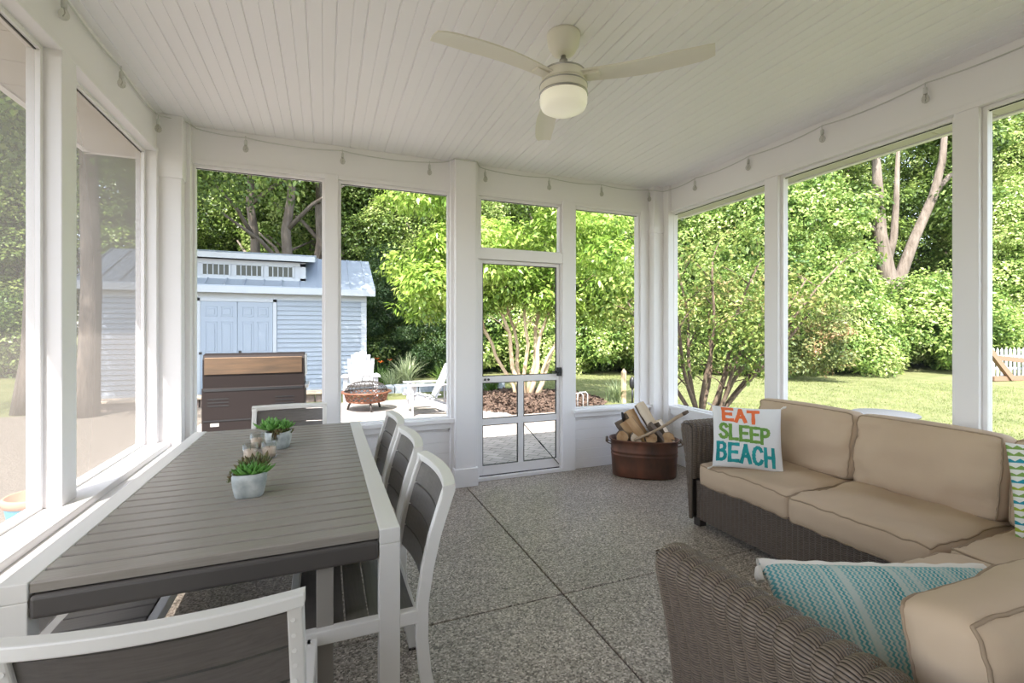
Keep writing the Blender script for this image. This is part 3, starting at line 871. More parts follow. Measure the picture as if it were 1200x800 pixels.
# ------------------------------------------------------------------ wicker and cushions
def wicker(mb, fn, lu, lv, rib=.044, strand=.0066, ar=.0065, as_=.0024, nu=8, nv=5, flip=False):
    """woven surface: fn(u, v) -> point; ribs every `rib` along u, strands every `strand` along v"""
    ku = max(2, int(round(lu / rib)) * nu); rib = lu / round(lu / rib); kv = max(2, int(round(lv / strand)) * nv); strand = lv / round(lv / strand)
    U = np.linspace(0, lu, ku + 1); V = np.linspace(0, lv, kv + 1)
    uu, vv = np.meshgrid(U, V, indexing='ij')
    P = fn(uu, vv)
    du = fn(uu + 1e-4, vv) - fn(uu - 1e-4, vv); dv = fn(uu, vv + 1e-4) - fn(uu, vv - 1e-4)
    nrm = np.cross(du, dv); nrm /= np.linalg.norm(nrm, axis=-1, keepdims=True) + 1e-12
    if flip: nrm = -nrm
    h = ar * np.abs(np.sin(pi * uu / rib)) ** .65
    h = h + as_ * np.abs(np.sin(pi * vv / strand)) ** .6 * (.55 + .45 * np.abs(np.sin(pi * uu / rib)))
    P = P + nrm * h[..., None]
    if flip: P = P[:, ::-1]
    n0, n1 = P.shape[:2]
    idx = np.arange(n0 * n1).reshape(n0, n1)
    f = np.stack([idx[:-1, :-1], idx[1:, :-1], idx[1:, 1:], idx[:-1, 1:]], -1)
    j = np.arange(n1 - 1) % nv
    f = f[:, (j != 0) & (j != nv - 1)].reshape(-1, 4)          # open gaps between strands
    mb.add(P.reshape(-1, 3).tolist(), f.tolist(), 0, True)
    # dark sheet standing in for the shaded hollow behind the weave
    U = np.linspace(0, lu, 24); V = np.linspace(0, lv, 70); uu, vv = np.meshgrid(U, V, indexing='ij')
    Q = fn(uu, vv); du = fn(uu + 1e-4, vv) - fn(uu - 1e-4, vv); dv = fn(uu, vv + 1e-4) - fn(uu, vv - 1e-4)
    nr = np.cross(du, dv); nr /= np.linalg.norm(nr, axis=-1, keepdims=True) + 1e-12
    Q = Q + nr * (.006 if flip else -.006)
    mb.grid(Q[:, ::-1] if flip else Q, mi=1)


def curve_fn(pts):
    """smooth arc-length curve through 2D points"""
    P = np.array(pts, float); out = []
    n = len(P)
    for i in range(n - 1):
        p0, p1, p2, p3 = P[max(i - 1, 0)], P[i], P[i + 1], P[min(i + 2, n - 1)]
        for t_ in np.linspace(0, 1, 12, endpoint=False):
            out.append(.5 * ((2 * p1) + (-p0 + p2) * t_ + (2 * p0 - 5 * p1 + 4 * p2 - p3) * t_ ** 2 + (-p0 + 3 * p1 - 3 * p2 + p3) * t_ ** 3))
    out.append(P[-1]); out = np.array(out)
    s_ = np.r_[0, np.cumsum(np.linalg.norm(np.diff(out, axis=0), axis=1))]
    return (lambda v: (np.interp(v, s_, out[:, 0]), np.interp(v, s_, out[:, 1]))), s_[-1]


def rbox(w, d, h, r, n=14, crown=.02, seed=0, wr=.004, sag=None):
    """soft cushion: rounded block with crowned faces, returns (nu*nv) patches as a mesh builder"""
    mb = MB(); rnd = np.random.RandomState(seed); ph = rnd.uniform(0, 6, 8)
    hw, hd, hh = w / 2, d / 2, h / 2
    def warp(p):
        p = np.array(p, float)
        x, y, z = p[..., 0], p[..., 1], p[..., 2]
        c = np.stack([np.clip(x * hw, -hw + r, hw - r), np.clip(y * hd, -hd + r, hd - r), np.clip(z * hh, -hh + r, hh - r)], -1)
        q = np.stack([x * hw, y * hd, z * hh], -1)
        dl = q - c; ln = np.linalg.norm(dl, axis=-1, keepdims=True); dl = dl / np.maximum(ln, 1e-9)
        o = c + dl * r
        X, Y, Z = o[..., 0] / hw, o[..., 1] / hd, o[..., 2] / hh
        cz = crown * (1 - X ** 2).clip(0) ** .7 * (1 - Y ** 2).clip(0) ** .7 * np.sign(Z) * np.abs(Z)
        edge = np.maximum(np.abs(X), np.abs(Y)) ** 3
        wv = wr * 1.5 * edge * (np.sin(26 * X + 5 * Y + ph[4]) * np.abs(Y) + np.sin(24 * Y - 6 * X + ph[5]) * np.abs(X)) * (1 - edge * .6)
        wv = wv + wr * (np.sin(7 * X + 3 * Y + ph[0]) + np.sin(4 * Y - 5 * X + ph[1]) + .6 * np.sin(13 * X * Y + ph[2]) + .5 * np.sin(17 * Y + 6 * X + ph[3]))
        o[..., 2] += cz + wv * np.abs(Z)
        bulge = .35 * crown * (1 - Z ** 2).clip(0)
        o[..., 0] += np.sign(X) * np.abs(X) ** 4 * bulge * (1 - Y ** 2).clip(0) ** .5
        o[..., 1] += np.sign(Y) * np.abs(Y) ** 4 * bulge * (1 - X ** 2).clip(0) ** .5
        # pinch the corners a little
        cn = (np.abs(X) * np.abs(Y)) ** 6
        o[..., 0] *= 1 - .015 * cn; o[..., 1] *= 1 - .015 * cn
        return o
    lin = np.sin(np.linspace(-pi / 2, pi / 2, 2 * n + 1)); lz = np.linspace(-1, 1, 9)
    A, B = np.meshgrid(lin, lin, indexing='ij')
    for s_ in (1, -1):
        P = warp(np.stack([A, B, np.full_like(A, s_)], -1)); mb.grid(P if s_ > 0 else P[::-1])
    A, Z = np.meshgrid(lin, lz, indexing='ij')
    for s_ in (1, -1):
        P = warp(np.stack([A, np.full_like(A, s_), Z], -1)); mb.grid(P[::-1] if s_ > 0 else P)
        P = warp(np.stack([np.full_like(A, s_), A, Z], -1)); mb.grid(P if s_ > 0 else P[::-1])
    pipes = []
    for zz in (1, -1):
        loop = []
        k = 26
        for (ax, sg) in (('x', 1), ('y', 1), ('x', -1), ('y', -1)):
            for q in np.linspace(-1, 1, k, endpoint=False):
                e = np.sin(q * pi / 2)
                loop.append((e * sg, -sg, zz) if ax == 'x' else (sg, e * sg, zz))
        pts = warp(np.array(loop))
        ctr = np.array([0, 0, 0])
        pts[:, :2] *= 1.004
        pipes.append([tuple(p) for p in pts])
    return mb, pipes


def soft_piped(parent, name, w, d, h, loc, rot, r=.035, crown=.02, seed=0, wr=.0045):
    mb, pipes = rbox(w, d, h, r, 14, crown, seed, wr)
    o = obj(name, mb, M['beige'], parent, loc=loc, rot=rot)
    for p in pipes:
        t_ = MB(); t_.tube(p, .0042, 6, closed=True)
        obj('piping', t_, M['piping'], o)
    return o


ARM = [(.088, .05), (.078, .18), (.066, .32), (.045, .47), (.018, .60), (.002, .67), (.004, .705), (.026, .728), (.062, .732), (.095, .722), (.113, .70), (.116, .64), (.114, .5), (.112, .34)]
armf, arml = curve_fn(ARM)


def arm(parent, P0, alongdir, acrossdir, L_, fine=True, m='wicker'):
    """woven arm: section ARM, pulled along `alongdir`; `acrossdir` points from the outside to the seat"""
    P0 = np.array(P0, float); al = np.array(alongdir, float); ac = np.array(acrossdir, float)
    ux = np.cross(al, ac)[2]
    def fn(u, v):
        a, z = armf(v)
        P = P0 + u[..., None] * al + a[..., None] * ac
        P[..., 2] = z
        return P
    fl = ux > 0
    mb = MB()
    if fine: wicker(mb, fn, L_, arml, .044, .0076, ar=.011, as_=.003, nu=8, nv=8, flip=not fl)
    else: wicker(mb, fn, L_, arml, .040, .010, ar=.009, as_=.005, nu=6, nv=7, flip=not fl)
    # woven front end: between outer and inner outline
    half = arml * .56
    oa, oz = armf(np.linspace(0, half, 60))
    def ffn(u, v):
        zz = .05 + v
        lo = np.interp(zz, oz, oa); hi = np.full_like(zz, .113) - .06 * np.clip((zz - .69) / .045, 0, 1) ** 2
        a = lo + (hi - lo) * (u / .11)
        P = P0 + a[..., None] * ac
        P[..., 2] = zz
        return P
    wicker(mb, ffn, .11, .672, .0275, .0085, ar=.007, as_=.004, nu=6, nv=7, flip=fl)
    return obj('wicker_arm', mb, [M[m], M['foot']], parent)


def feet(parent, pts):
    for (x, y) in pts:
        mb = MB(); mb.box(x - .03, x + .03, y - .03, y + .03, 0, .06)
        obj('foot', mb, M['foot'], parent, bevel=.004)


# window-side section: faces the table, arm at the far end
SA = thing('sofa_section', 'brown wicker sofa section with an arm against the wall of windows, two beige seats', 'sofa', (2.9, 1.95, 0), 0, 'sections of the wicker sectional sofa')
o0 = Vector((2.9, 1.95, 0))
def loc_fn(f, o):
    o = np.array(o)
    return lambda u, v: f(u, v) - o
mb = MB()
wicker(mb, loc_fn(lambda u, v: np.stack([2.505 + 0 * u, 2.66 - u, .05 + v], -1), o0), 1.46, .275, .034, .0098, ar=.009, as_=.005, nu=8, nv=7)
mb.box(2.53 - 2.9, 3.36 - 2.9, 1.21 - 1.95, 2.64 - 1.95, .06, .315, 1)
obj('wicker_base', mb, [M['wickerdark'], M['foot']], SA)
mb = MB()
for y0, L_ in ((2.66, 1.46),):
    wicker(mb, loc_fn(lambda u, v: np.stack([3.25 + .03 * v, y0 - u, .32 + v], -1), o0), L_, .44, .042, .009, nu=5, nv=6)
mb.box(3.27 - 2.9, 3.375 - 2.9, 1.21 - 1.95, 2.74 - 1.95, .06, .775)
obj('wicker_back', mb, [M['wickerdark'], M['foot']], SA)
arm(SA, np.array((2.455, 2.765, 0)) - np.array(o0), (1, 0, 0), (0, -1, 0), .90, False, 'wicker')
feet(SA, [(2.52 - 2.9, 2.645 - 1.95), (3.3 - 2.9, 2.645 - 1.95), (2.55 - 2.9, 1.26 - 1.95), (3.3 - 2.9, 1.26 - 1.95)])
soft_piped(SA, 'seat_cushion', .715, .70, .15, (2.825 - 2.9, 2.268 - 1.95, .392), (0, radians(-1), 0), crown=.018, seed=1)
soft_piped(SA, 'seat_cushion', .73, .70, .15, (2.81 - 2.9, 1.560 - 1.95, .394), (0, radians(-1), 0), crown=.02, seed=2)
# back cushions stand up: local z is their thickness, turned to face the room
soft_piped(SA, 'back_cushion', .43, .70, .17, (3.115 - 2.9, 2.273 - 1.95, .672), (0, radians(-82), 0), r=.045, crown=.04, seed=3, wr=.006)
soft_piped(SA, 'back_cushion', .43, .69, .17, (3.125 - 2.9, 1.572 - 1.95, .668), (0, radians(-81), 0), r=.045, crown=.04, seed=4, wr=.006)

SCn = thing('sofa_section', 'corner section of the wicker sofa where its two runs meet, under the last screened window', 'sofa', (2.95, .75, 0), 0, 'sections of the wicker sectional sofa')
o1 = (2.95, .75, 0)
mb = MB(); mb.box(-.42, .41, -.44, .42, .06, .315); mb.box(.32, .42, -.44, .42, .315, .775); mb.box(-.42, .32, -.44, -.34, .315, .775)
obj('wicker_base', mb, [M['wickerdark'], M['foot']], SCn, bevel=.01)
feet(SCn, [(-.38, -.4), (.37, -.4), (.37, .38)])
soft_piped(SCn, 'seat_cushion', .72, .70, .15, (-.10, .085, .394), (0, 0, 0), crown=.02, seed=5)
soft_piped(SCn, 'back_cushion', .43, .68, .17, (.18, .115, .668), (0, radians(-81), 0), r=.045, crown=.04, seed=6)
soft_piped(SCn, 'back_cushion', .60, .43, .15, (-.20, -.22, .665), (radians(80), 0, 0), r=.045, crown=.03, seed=16)

SB = thing('sofa_section', 'wicker sofa section with the big woven arm in the near corner of the room', 'sofa', (1.75, .72, 0), 0, 'sections of the wicker sectional sofa')
o2 = Vector((1.75, .72, 0))
mb = MB(); mb.box(1.05 - 1.75, 2.51 - 1.75, .30 - .72, 1.13 - .72, .06, .315)
wicker(mb, loc_fn(lambda u, v: np.stack([1.05 + u, 1.15 + 0 * u, .05 + v], -1), o2), 1.46, .275, .030, .009, ar=.005, nu=5, nv=6, flip=True)
obj('wicker_base', mb, [M['wickerdark'], M['foot']], SB)
mb = MB(); mb.box(.99 - 1.75, 2.51 - 1.75, .285 - .72, .40 - .72, .06, .775)
obj('wicker_back', mb, [M['wickerdark'], M['foot']], SB, bevel=.02)
arm(SB, np.array((.948, 1.178, 0)) - np.array(o2), (0, -1, 0), (1, 0, 0), .90, True, 'wicker')
feet(SB, [(1.06 - 1.75, 1.09 - .72), (1.06 - 1.75, .34 - .72), (2.45 - 1.75, 1.09 - .72), (2.45 - 1.75, .34 - .72)])
soft_piped(SB, 'seat_cushion', .70, .71, .15, (1.418 - 1.75, .825 - .72, .394), (0, 0, 0), crown=.02, seed=7)
soft_piped(SB, 'seat_cushion', .71, .71, .15, (2.128 - 1.75, .825 - .72, .394), (0, 0, 0), crown=.02, seed=8)
soft_piped(SB, 'back_cushion', .66, .38, .15, (1.475 - 1.75, .53 - .72, .648), (radians(79), 0, 0), r=.04, crown=.035, seed=9, wr=.0045)
soft_piped(SB, 'back_cushion', .66, .38, .15, (2.145 - 1.75, .535 - .72, .648), (radians(79), 0, 0), r=.04, crown=.035, seed=10, wr=.003)

# ------------------------------------------------------------------ throw pillows
def pillow_h(x, y, t, e=.42):
    return t / 2 * ((1 - np.abs(x) ** 2.2).clip(0) ** e) * ((1 - np.abs(y) ** 2.2).clip(0) ** e)


def pillow_mesh(mb, w, h, t, n=36, seed=0, mi=0):
    rnd = np.random.RandomState(seed); ph = rnd.uniform(0, 6, 6)
    lin = np.sin(np.linspace(-pi / 2, pi / 2, n + 1)); X, Y = np.meshgrid(lin, lin, indexing='ij')
    z = pillow_h(X, Y, t)
    wv = .003 * (np.sin(8 * X + 3 * Y + ph[0]) + np.sin(6 * Y - 7 * X + ph[1])) * (1 - X ** 2) * (1 - Y ** 2)
    cx = X * w / 2 * (1 - .045 * (1 - Y ** 2)); cy = Y * h / 2 * (1 - .045 * (1 - X ** 2))
    mb.grid(np.stack([cx, cy, z + wv], -1), mi=mi); mb.grid(np.stack([cx, cy, -z + wv], -1)[::-1], mi=mi)
    return lambda x, y: ((x * w / 2 * (1 - .045 * (1 - y * y)), y * h / 2 * (1 - .045 * (1 - x * x)), float(pillow_h(np.array(x), np.array(y), t)) + .003 * (sin(8 * x + 3 * y + ph[0]) + sin(6 * y - 7 * x + ph[1])) * (1 - x * x) * (1 - y * y)))


GLYPH = {
    'E': [[(0, 0), (0, 1)], [(0, 1), (.75, 1)], [(0, .52), (.62, .52)], [(0, 0), (.75, 0)]],
    'A': [[(0, 0), (.38, 1)], [(.38, 1), (.78, 0)], [(.16, .36), (.62, .36)]],
    'T': [[(0, 1), (.8, 1)], [(.4, 1), (.4, 0)]],
    'S': [[(.68, .84), (.58, .96), (.38, 1), (.16, .95), (.05, .80), (.10, .64), (.30, .54), (.52, .46), (.68, .34), (.70, .18), (.58, .05), (.36, 0), (.14, .04), (.02, .18)]],
    'L': [[(0, 1), (0, 0)], [(0, 0), (.7, 0)]],
    'P': [[(0, 0), (0, 1)], [(0, 1), (.45, 1), (.64, .92), (.70, .76), (.64, .60), (.45, .50), (0, .50)]],
    'B': [[(0, 0), (0, 1)], [(0, 1), (.42, 1), (.60, .90), (.62, .74), (.52, .60), (.38, .54), (0, .54)], [(.38, .54), (.60, .46), (.70, .28), (.62, .09), (.42, 0), (0, 0)]],
    'C': [[(.70, .80), (.58, .96), (.38, 1), (.16, .90), (.04, .68), (.02, .42), (.08, .18), (.24, .03), (.44, 0), (.62, .06), (.72, .2)]],
    'H': [[(0, 0), (0, 1)], [(.68, 0), (.68, 1)], [(0, .5), (.68, .5)]],
}


def lettering(mb, surf, word, x0, x1, y0, y1, wid, skew=0.0):
    n = len(word); adv = (x1 - x0) / (n - .18)
    for i, c in enumerate(word):
        gw = adv * .92
        for st in GLYPH[c]:
            pts = []
            for a, b_ in zip(st[:-1], st[1:]):
                for k in range(6): pts.append((a[0] + (b_[0] - a[0]) * k / 6, a[1] + (b_[1] - a[1]) * k / 6))
            pts.append(st[-1])
            q = [(x0 + i * adv + p[0] * gw, y0 + p[1] * (y1 - y0) + skew * (i - n / 2)) for p in pts]
            rows = []
            for k, p in enumerate(q):
                a = q[max(k - 1, 0)]; b_ = q[min(k + 1, len(q) - 1)]
                dx, dy = b_[0] - a[0], b_[1] - a[1]; l = math.hypot(dx, dy) or 1
                ex = (dx / l * wid * .5 if k == len(q) - 1 else (-dx / l * wid * .5 if k == 0 else 0)); ey = (dy / l * wid * .5 if k == len(q) - 1 else (-dy / l * wid * .5 if k == 0 else 0))
                w_ = wid * (1 + .12 * sin(k * 1.3 + i))
                row = []
                for s_ in (-.5, 0, .5):
                    X, Y = p[0] - dy / l * w_ * s_ + ex, p[1] + dx / l * w_ * s_ + ey
                    X = max(-.97, min(.97, X)); Y = max(-.97, min(.97, Y))
                    a_ = surf(X, Y); row.append((a_[0], a_[1], a_[2] + .0022))
                rows.append(row)
            mb.grid(np.array(rows)[:, ::-1])


def stand(o, base, xdir, lean):
    """put a pillow's middle-bottom at base, its width along xdir, leaning back"""
    xd = Vector(xdir).normalized(); nrm = xd.cross(Vector((0, 0, 1))).normalized()   # faces
    yd = (Vector((0, 0, 1)) * cos(lean) - nrm * sin(lean)).normalized(); zd = xd.cross(yd)
    o.matrix_world = Matrix.Translation(base) @ Matrix((xd, yd, zd)).transposed().to_4x4()


pw = thing('throw_pillow', 'white pillow printed EAT SLEEP BEACH in orange, green and teal', 'pillow')
w_, h_, t_ = .43, .42, .13
mb = MB(); sf = pillow_mesh(mb, w_, h_, t_, seed=4)
off = (0, h_ / 2, 0)
cov = obj('cover', mb, M['canvas'], pw, loc=off)
for word, args, m_, lb in (('EAT', (-.68, .36, .50, .88, .105, -.03), 'lorange', 'orange word EAT'), ('SLEEP', (-.80, .68, -.12, .33, .10, -.025), 'lgreen', 'green word SLEEP'), ('BEACH', (-.86, .80, -.82, -.29, .105, -.025), 'lteal', 'teal word BEACH')):
    mb = MB(); lettering(mb, sf, word, *args)
    obj('lettering', mb, M[m_], cov, label=lb)
for sx_ in (-1, 1):
    for sy_ in (-1, 1):
        mb = MB()
        for k in range(9):
            a = k * .7
            mb.tube([(sx_ * .208, sy_ * .203, 0), (sx_ * (.222 + .004 * cos(a)), sy_ * .214, .006 * sin(a)), (sx_ * (.24 + .006 * cos(a)), sy_ * (.225 + .004 * sin(a * 2)), .01 * sin(a))], .003, 5)
        obj('tassel', mb, M['fringe'], cov)
stand(pw, (2.63, 2.335, .470), (.30, -.29, 0), radians(16))

tp = thing('throw_pillow', 'long teal woven lumbar pillow with a cream edge, behind the big woven arm', 'pillow')
w_, h_, t_ = .66, .33, .16
mb = MB(); sf = pillow_mesh(mb, w_, h_, t_, 44, seed=9)
cov = obj('cover', mb, M['teal'], tp, loc=(0, h_ / 2, 0))
mb = MB(); P = []
for k in range(61):
    x = -1 + 2 * k / 60; row = []
    yy = h_ / 2 * (1 - .045 * (1 - x * x)); b_ = .0015 * sin(k * .9)
    for a in range(10):
        an = 2 * pi * a / 10
        row.append((x * w_ / 2 * 1.01, yy - .004 + .019 * cos(an) + b_, .013 * sin(an) * (1.6 - .6 * abs(x)) + .002 * sin(k * .5)))
    P.append(row)
mb.grid(np.array(P), closev=True)
obj('trim_band', mb, M['fringe'], cov, label='cream fringe band')
for sx_ in (-1, 1):
    mb = MB()
    for k in range(10):
        a = k * .63
        mb.tube([(sx_ * .322, .158, 0), (sx_ * (.338 + .005 * cos(a)), .150, .009 * sin(a)), (sx_ * (.345 + .008 * cos(a)), .128, .012 * sin(a)), (sx_ * (.344 + .006 * cos(a)), .112, .010 * sin(a))], .0045, 5)
    obj('tassel', mb, M['fringe'], cov)
# face it to the camera side: width runs from the back cushion towards the arm
stand(tp, (1.436, .69, .475), (.62, -.28, 0), radians(50))

cp = thing('throw_pillow', 'white pillow with green, yellow and teal scallop rows on the sofa corner', 'pillow')
mb = MB(); sf = pillow_mesh(mb, .42, .42, .14, 36, seed=2)
obj('cover', mb, M['scallop'], cp, loc=(0, .21, 0))
stand(cp, (3.0, .95, .475), (.30, -.36, 0), radians(14))

# ------------------------------------------------------------------ copper tub with firewood
ta = atan2(-.55, .83)
tub = thing('copper_tub', 'oval copper wash boiler on the floor by the corner, filled with firewood', 'tub', (2.885, 3.765, 0), ta)
mb = MB()
prof = [(0, .004), (.92, .004), (.95, .012), (.97, .10), (.985, .20), (.995, .205), (.995, .215), (.985, .222), (.99, .235), (1.0, .24), (1.0, .25), (.99, .256), (1.0, .31), (1.01, .345), (1.045, .349), (1.05, .356), (1.04, .362), (.99, .357), (.965, .30), (.95, .03), (0, .02)]
mb.lathe(prof, 56, sx=.315, sy=.175, power=.80)
obj('tub_body', mb, M['copper'], tub)
for s_ in (-1, 1):
    mb = MB()
    for yy in (-.055, .055): mb.tube([(s_ * .305, yy, .30), (s_ * .345, yy, .315), (s_ * .352, yy, .335)], .006, 6)
    mb.tube([(s_ * .352, -.075, .335), (s_ * .352, .075, .335)], .014, 10)
    obj('handle', mb, M['bark'], tub, label='dark wooden grip')

Rt = Matrix.Translation((2.885, 3.765, 0)) @ Matrix.Rotation(ta, 4, 'Z')


def log(p, q, r, sides, label, m='logwood', seed=0, barkside=True):
    """split log: wedge section with a bark back, from p to q (tub coordinates)"""
    p = Rt @ Vector(p); q = Rt @ Vector(q)
    d = (q - p); L_ = d.length; rnd = random.Random(seed)
    o = thing('firewood_log', label, 'firewood', tuple(p))
    o.rotation_mode = 'QUATERNION'; o.rotation_quaternion = d.to_track_quat('Z', 'X') @ Matrix.Rotation(rnd.uniform(0, 6.28), 3, 'Z').to_quaternion()
    a0, a1 = -radians(sides / 2), radians(sides / 2)
    arc = [(cos(a0 + (a1 - a0) * k / 8) * r, sin(a0 + (a1 - a0) * k / 8) * r) for k in range(9)]
    cen = (-r * .35 + rnd.uniform(-.006, .006), rnd.uniform(-.01, .01))
    sec = [cen] + arc; n = len(sec); rows = []
    for i in range(7):
        f = i / 6; s_ = 1 + rnd.uniform(-.05, .05); tw = .1 * f
        rows.append([(x * s_ * cos(tw) - y * s_ * sin(tw) + rnd.uniform(-.004, .004), x * s_ * sin(tw) + y * s_ * cos(tw), f * L_) for x, y in sec])
    mb = MB(); mb.grid(np.array(rows), closev=True, smooth=False)
    mb.add(rows[0], [tuple(reversed(range(n)))]); mb.add(rows[-1], [tuple(range(n))])
    obj('split_wood', mb, M[m], o)
    mb = MB(); br = []
    for i in range(7):
        br.append([(x * 1.04, y * 1.04, z + .0) for x, y, z in rows[i][1:]])
    P = np.array(br); inn = np.array([[(x * .97, y * .97, z) for x, y, z in rows[i][1:]] for i in range(7)])
    mb.grid(P); mb.grid(np.array([P[0], inn[0]]), smooth=False); mb.grid(np.array([inn[-1], P[-1]]), smooth=False); mb.grid(np.array([inn[:, 0], P[:, 0]]), smooth=False); mb.grid(np.array([P[:, -1], inn[:, -1]]), smooth=False)
    obj('bark', mb, M['bark'], o)
    return o


G_ = 'split logs in the copper tub'
log((.25, .03, .27), (-.02, .06, .70), .080, 110, 'tall pale split log leaning up in the middle of the copper tub', 'palewood', 11)
log((.10, .02, .24), (-.12, .05, .625), .085, 125, 'golden split log standing next to the tall pale one', 'logwood', 12)
log((.02, -.05, .26), (-.17, -.03, .53), .075, 160, 'orange split log sloping up from the tub centre', 'logwood', 13)
log((-.10, .02, .24), (-.25, .04, .50), .065, 170, 'bark covered log at the end of the tub by the back wall', 'bark', 14)
log((-.21, .06, .36), (-.205, -.115, .385), .058, 330, 'round log showing its orange end low at the tub rim near the door', 'logwood', 15)
log((-.08, .06, .36), (-.075, -.135, .385), .056, 200, 'split log end low at the front of the tub, left of the handle', 'palewood', 16)
log((.30, .02, .28), (.14, .03, .535), .080, 150, 'brown split log on the sofa end of the firewood', 'palewood', 17)
log((.22, .06, .34), (.215, -.10, .385), .060, 330, 'round cracked log end beside the sofa end of the tub', 'logwood', 18)
log((.05, .05, .36), (.06, -.135, .39), .055, 330, 'round log end tucked below the wooden tool handle', 'logwood', 19)
log((-.02, .10, .24), (-.19, .10, .57), .07, 160, 'bark backed log standing behind the golden one', 'logwood', 20)
log((.16, -.06, .34), (.03, -.08, .50), .050, 120, 'dark barked split piece between the handle and the sofa end', 'bark', 22)

ht = thing('hatchet_handle', 'curved wooden tool handle with a dark end lying across the firewood', 'tool', tuple(Rt @ Vector((-.10, -.165, .372))))
e1 = Rt.to_3x3() @ Vector((.02, .0, .0)); base = Rt @ Vector((-.10, -.165, .372))
pth = [Rt @ Vector(p) - base for p in ((-.10, -.165, .372), (.0, -.163, .42), (.10, -.160, .47), (.20, -.158, .535), (.28, -.155, .595), (.34, -.15, .63))]
mb = MB(); mb.tube(pth, [.013, .0125, .0125, .014, .016, .017], 10); obj('grip', mb, M['handlewood'], ht)
mb = MB(); e = pth[-1]; d_ = (pth[-1] - pth[-2]).normalized(); mb.tube([e - d_ * .004, e + d_ * .02, e + d_ * .055], [.0175, .019, .014], 10); obj('end_cap', mb, M['bark'], ht, label='dark end knob')
pk = thing('fire_poker', 'black iron poker handle sticking up out of the firewood', 'fire poker', tuple(Rt @ Vector((-.16, .03, .30))))
a_ = Rt @ Vector((-.17, -.02, .30)); b2 = Rt @ Vector((-.215, -.06, .605)); mb = MB(); v1 = b2 - a_
mb.tube([(0, 0, 0), tuple(v1 * .72)], .006, 8); obj('shaft', mb, M['black'], pk)
mb = MB(); mb.tube([tuple(v1 * .70), tuple(v1 * .8), tuple(v1)], [.010, .013, .011], 10); obj('grip', mb, M['black'], pk)

# ================================================================== OUTSIDE
TH = atan2(219, 549); S_, C_ = sin(TH), cos(TH)


def at(a, d):
    """a point of the garden by bearing (a = sideways over forwards from the porch centre) and distance"""
    return d * (S_ + a * C_), d * (C_ - a * S_)


def npmesh(name, V, F, mats, mi=None):
    me = bpy.data.meshes.new(name)
    V = np.asarray(V, np.float32); F = np.asarray(F, np.int32); k = F.shape[1]
    me.vertices.add(len(V)); me.vertices.foreach_set('co', V.ravel())
    me.loops.add(F.size); me.loops.foreach_set('vertex_index', F.ravel())
    me.polygons.add(len(F)); me.polygons.foreach_set('loop_start', np.arange(0, F.size, k, dtype=np.int32))
    for m in (mats if isinstance(mats, (list, tuple)) else [mats]): me.materials.append(m)
    if mi is not None: me.polygons.foreach_set('material_index', np.asarray(mi, np.int32))
    me.update(calc_edges=True); me.validate()
    return me


def leaves(blobs, length, width, seed, droop=.3, shell=.22, up=.5):
    """blobs: (x,y,z,rx,ry,rz,count) -> bent diamond leaves near the outside of every blob"""
    rs = np.random.RandomState(seed); Pn, Nn = [], []
    for (x, y, z, rx, ry, rz, n) in blobs:
        d = rs.normal(size=(n, 3)); d /= np.linalg.norm(d, axis=1, keepdims=True)
        r = 1 - np.abs(rs.normal(0, shell, n)); r = np.clip(r, .15, 1.05)
        lump = 1 + .13 * np.sin(d[:, 0] * 5 + x * 3) * np.sin(d[:, 1] * 5 + y * 3) + .1 * np.sin(d[:, 2] * 7 + z)
        p = d * (r * lump)[:, None] * np.array([rx, ry, rz]) + np.array([x, y, z])
        Pn.append(p); Nn.append(d)
    P = np.concatenate(Pn); D = np.concatenate(Nn); n = len(P)
    nr = D * .55 + np.array([0, 0, up]) + rs.normal(0, .45, (n, 3)); nr /= np.linalg.norm(nr, axis=1, keepdims=True)
    ax = rs.normal(size=(n, 3)) + D * .5; ax[:, 2] -= droop
    ax -= nr * (ax * nr).sum(1, keepdims=True); ax /= np.linalg.norm(ax, axis=1, keepdims=True) + 1e-9
    sd = np.cross(nr, ax); L_ = length * rs.uniform(.6, 1.25, (n, 1)); W = width * rs.uniform(.7, 1.2, (n, 1))
    V = np.empty((n, 4, 3))
    V[:, 0] = P; V[:, 1] = P + ax * L_ * .45 + sd * W * .5 + nr * L_ * .06; V[:, 2] = P + ax * L_ - nr * L_ * .12; V[:, 3] = P + ax * L_ * .45 - sd * W * .5 + nr * L_ * .06
    return V.reshape(-1, 3), np.arange(4 * n).reshape(n, 4)


def crown_blobs(h0, h1, R, n, per, seed, flat=.75, core=True):
    rs = random.Random(seed); out = []
    for i in range(n):
        f = (i + .5) / n; z = h0 + (h1 - h0) * f
        prof = sin(pi * min(1, .18 + .82 * f)) ** .6
        a = i * 2.39996; q = R * prof * rs.uniform(.35, .8)
        r = R * rs.uniform(.34, .55)
        out.append((cos(a) * q, sin(a) * q, z, r, r, r * flat, per))
    return out


def trunk_mesh(path, radii, branches=()):
    mb = MB(); mb.tube(path, radii, 12)
    for p, r in branches: mb.tube(p, r, 8)
    return mb


def wander(p, q, n, amp, seed):
    rs = random.Random(seed); out = []
    for i in range(n + 1):
        f = i / n; e = amp * sin(pi * f)
        out.append((p[0] + (q[0] - p[0]) * f + rs.uniform(-e, e), p[1] + (q[1] - p[1]) * f + rs.uniform(-e, e), p[2] + (q[2] - p[2]) * f))
    return out


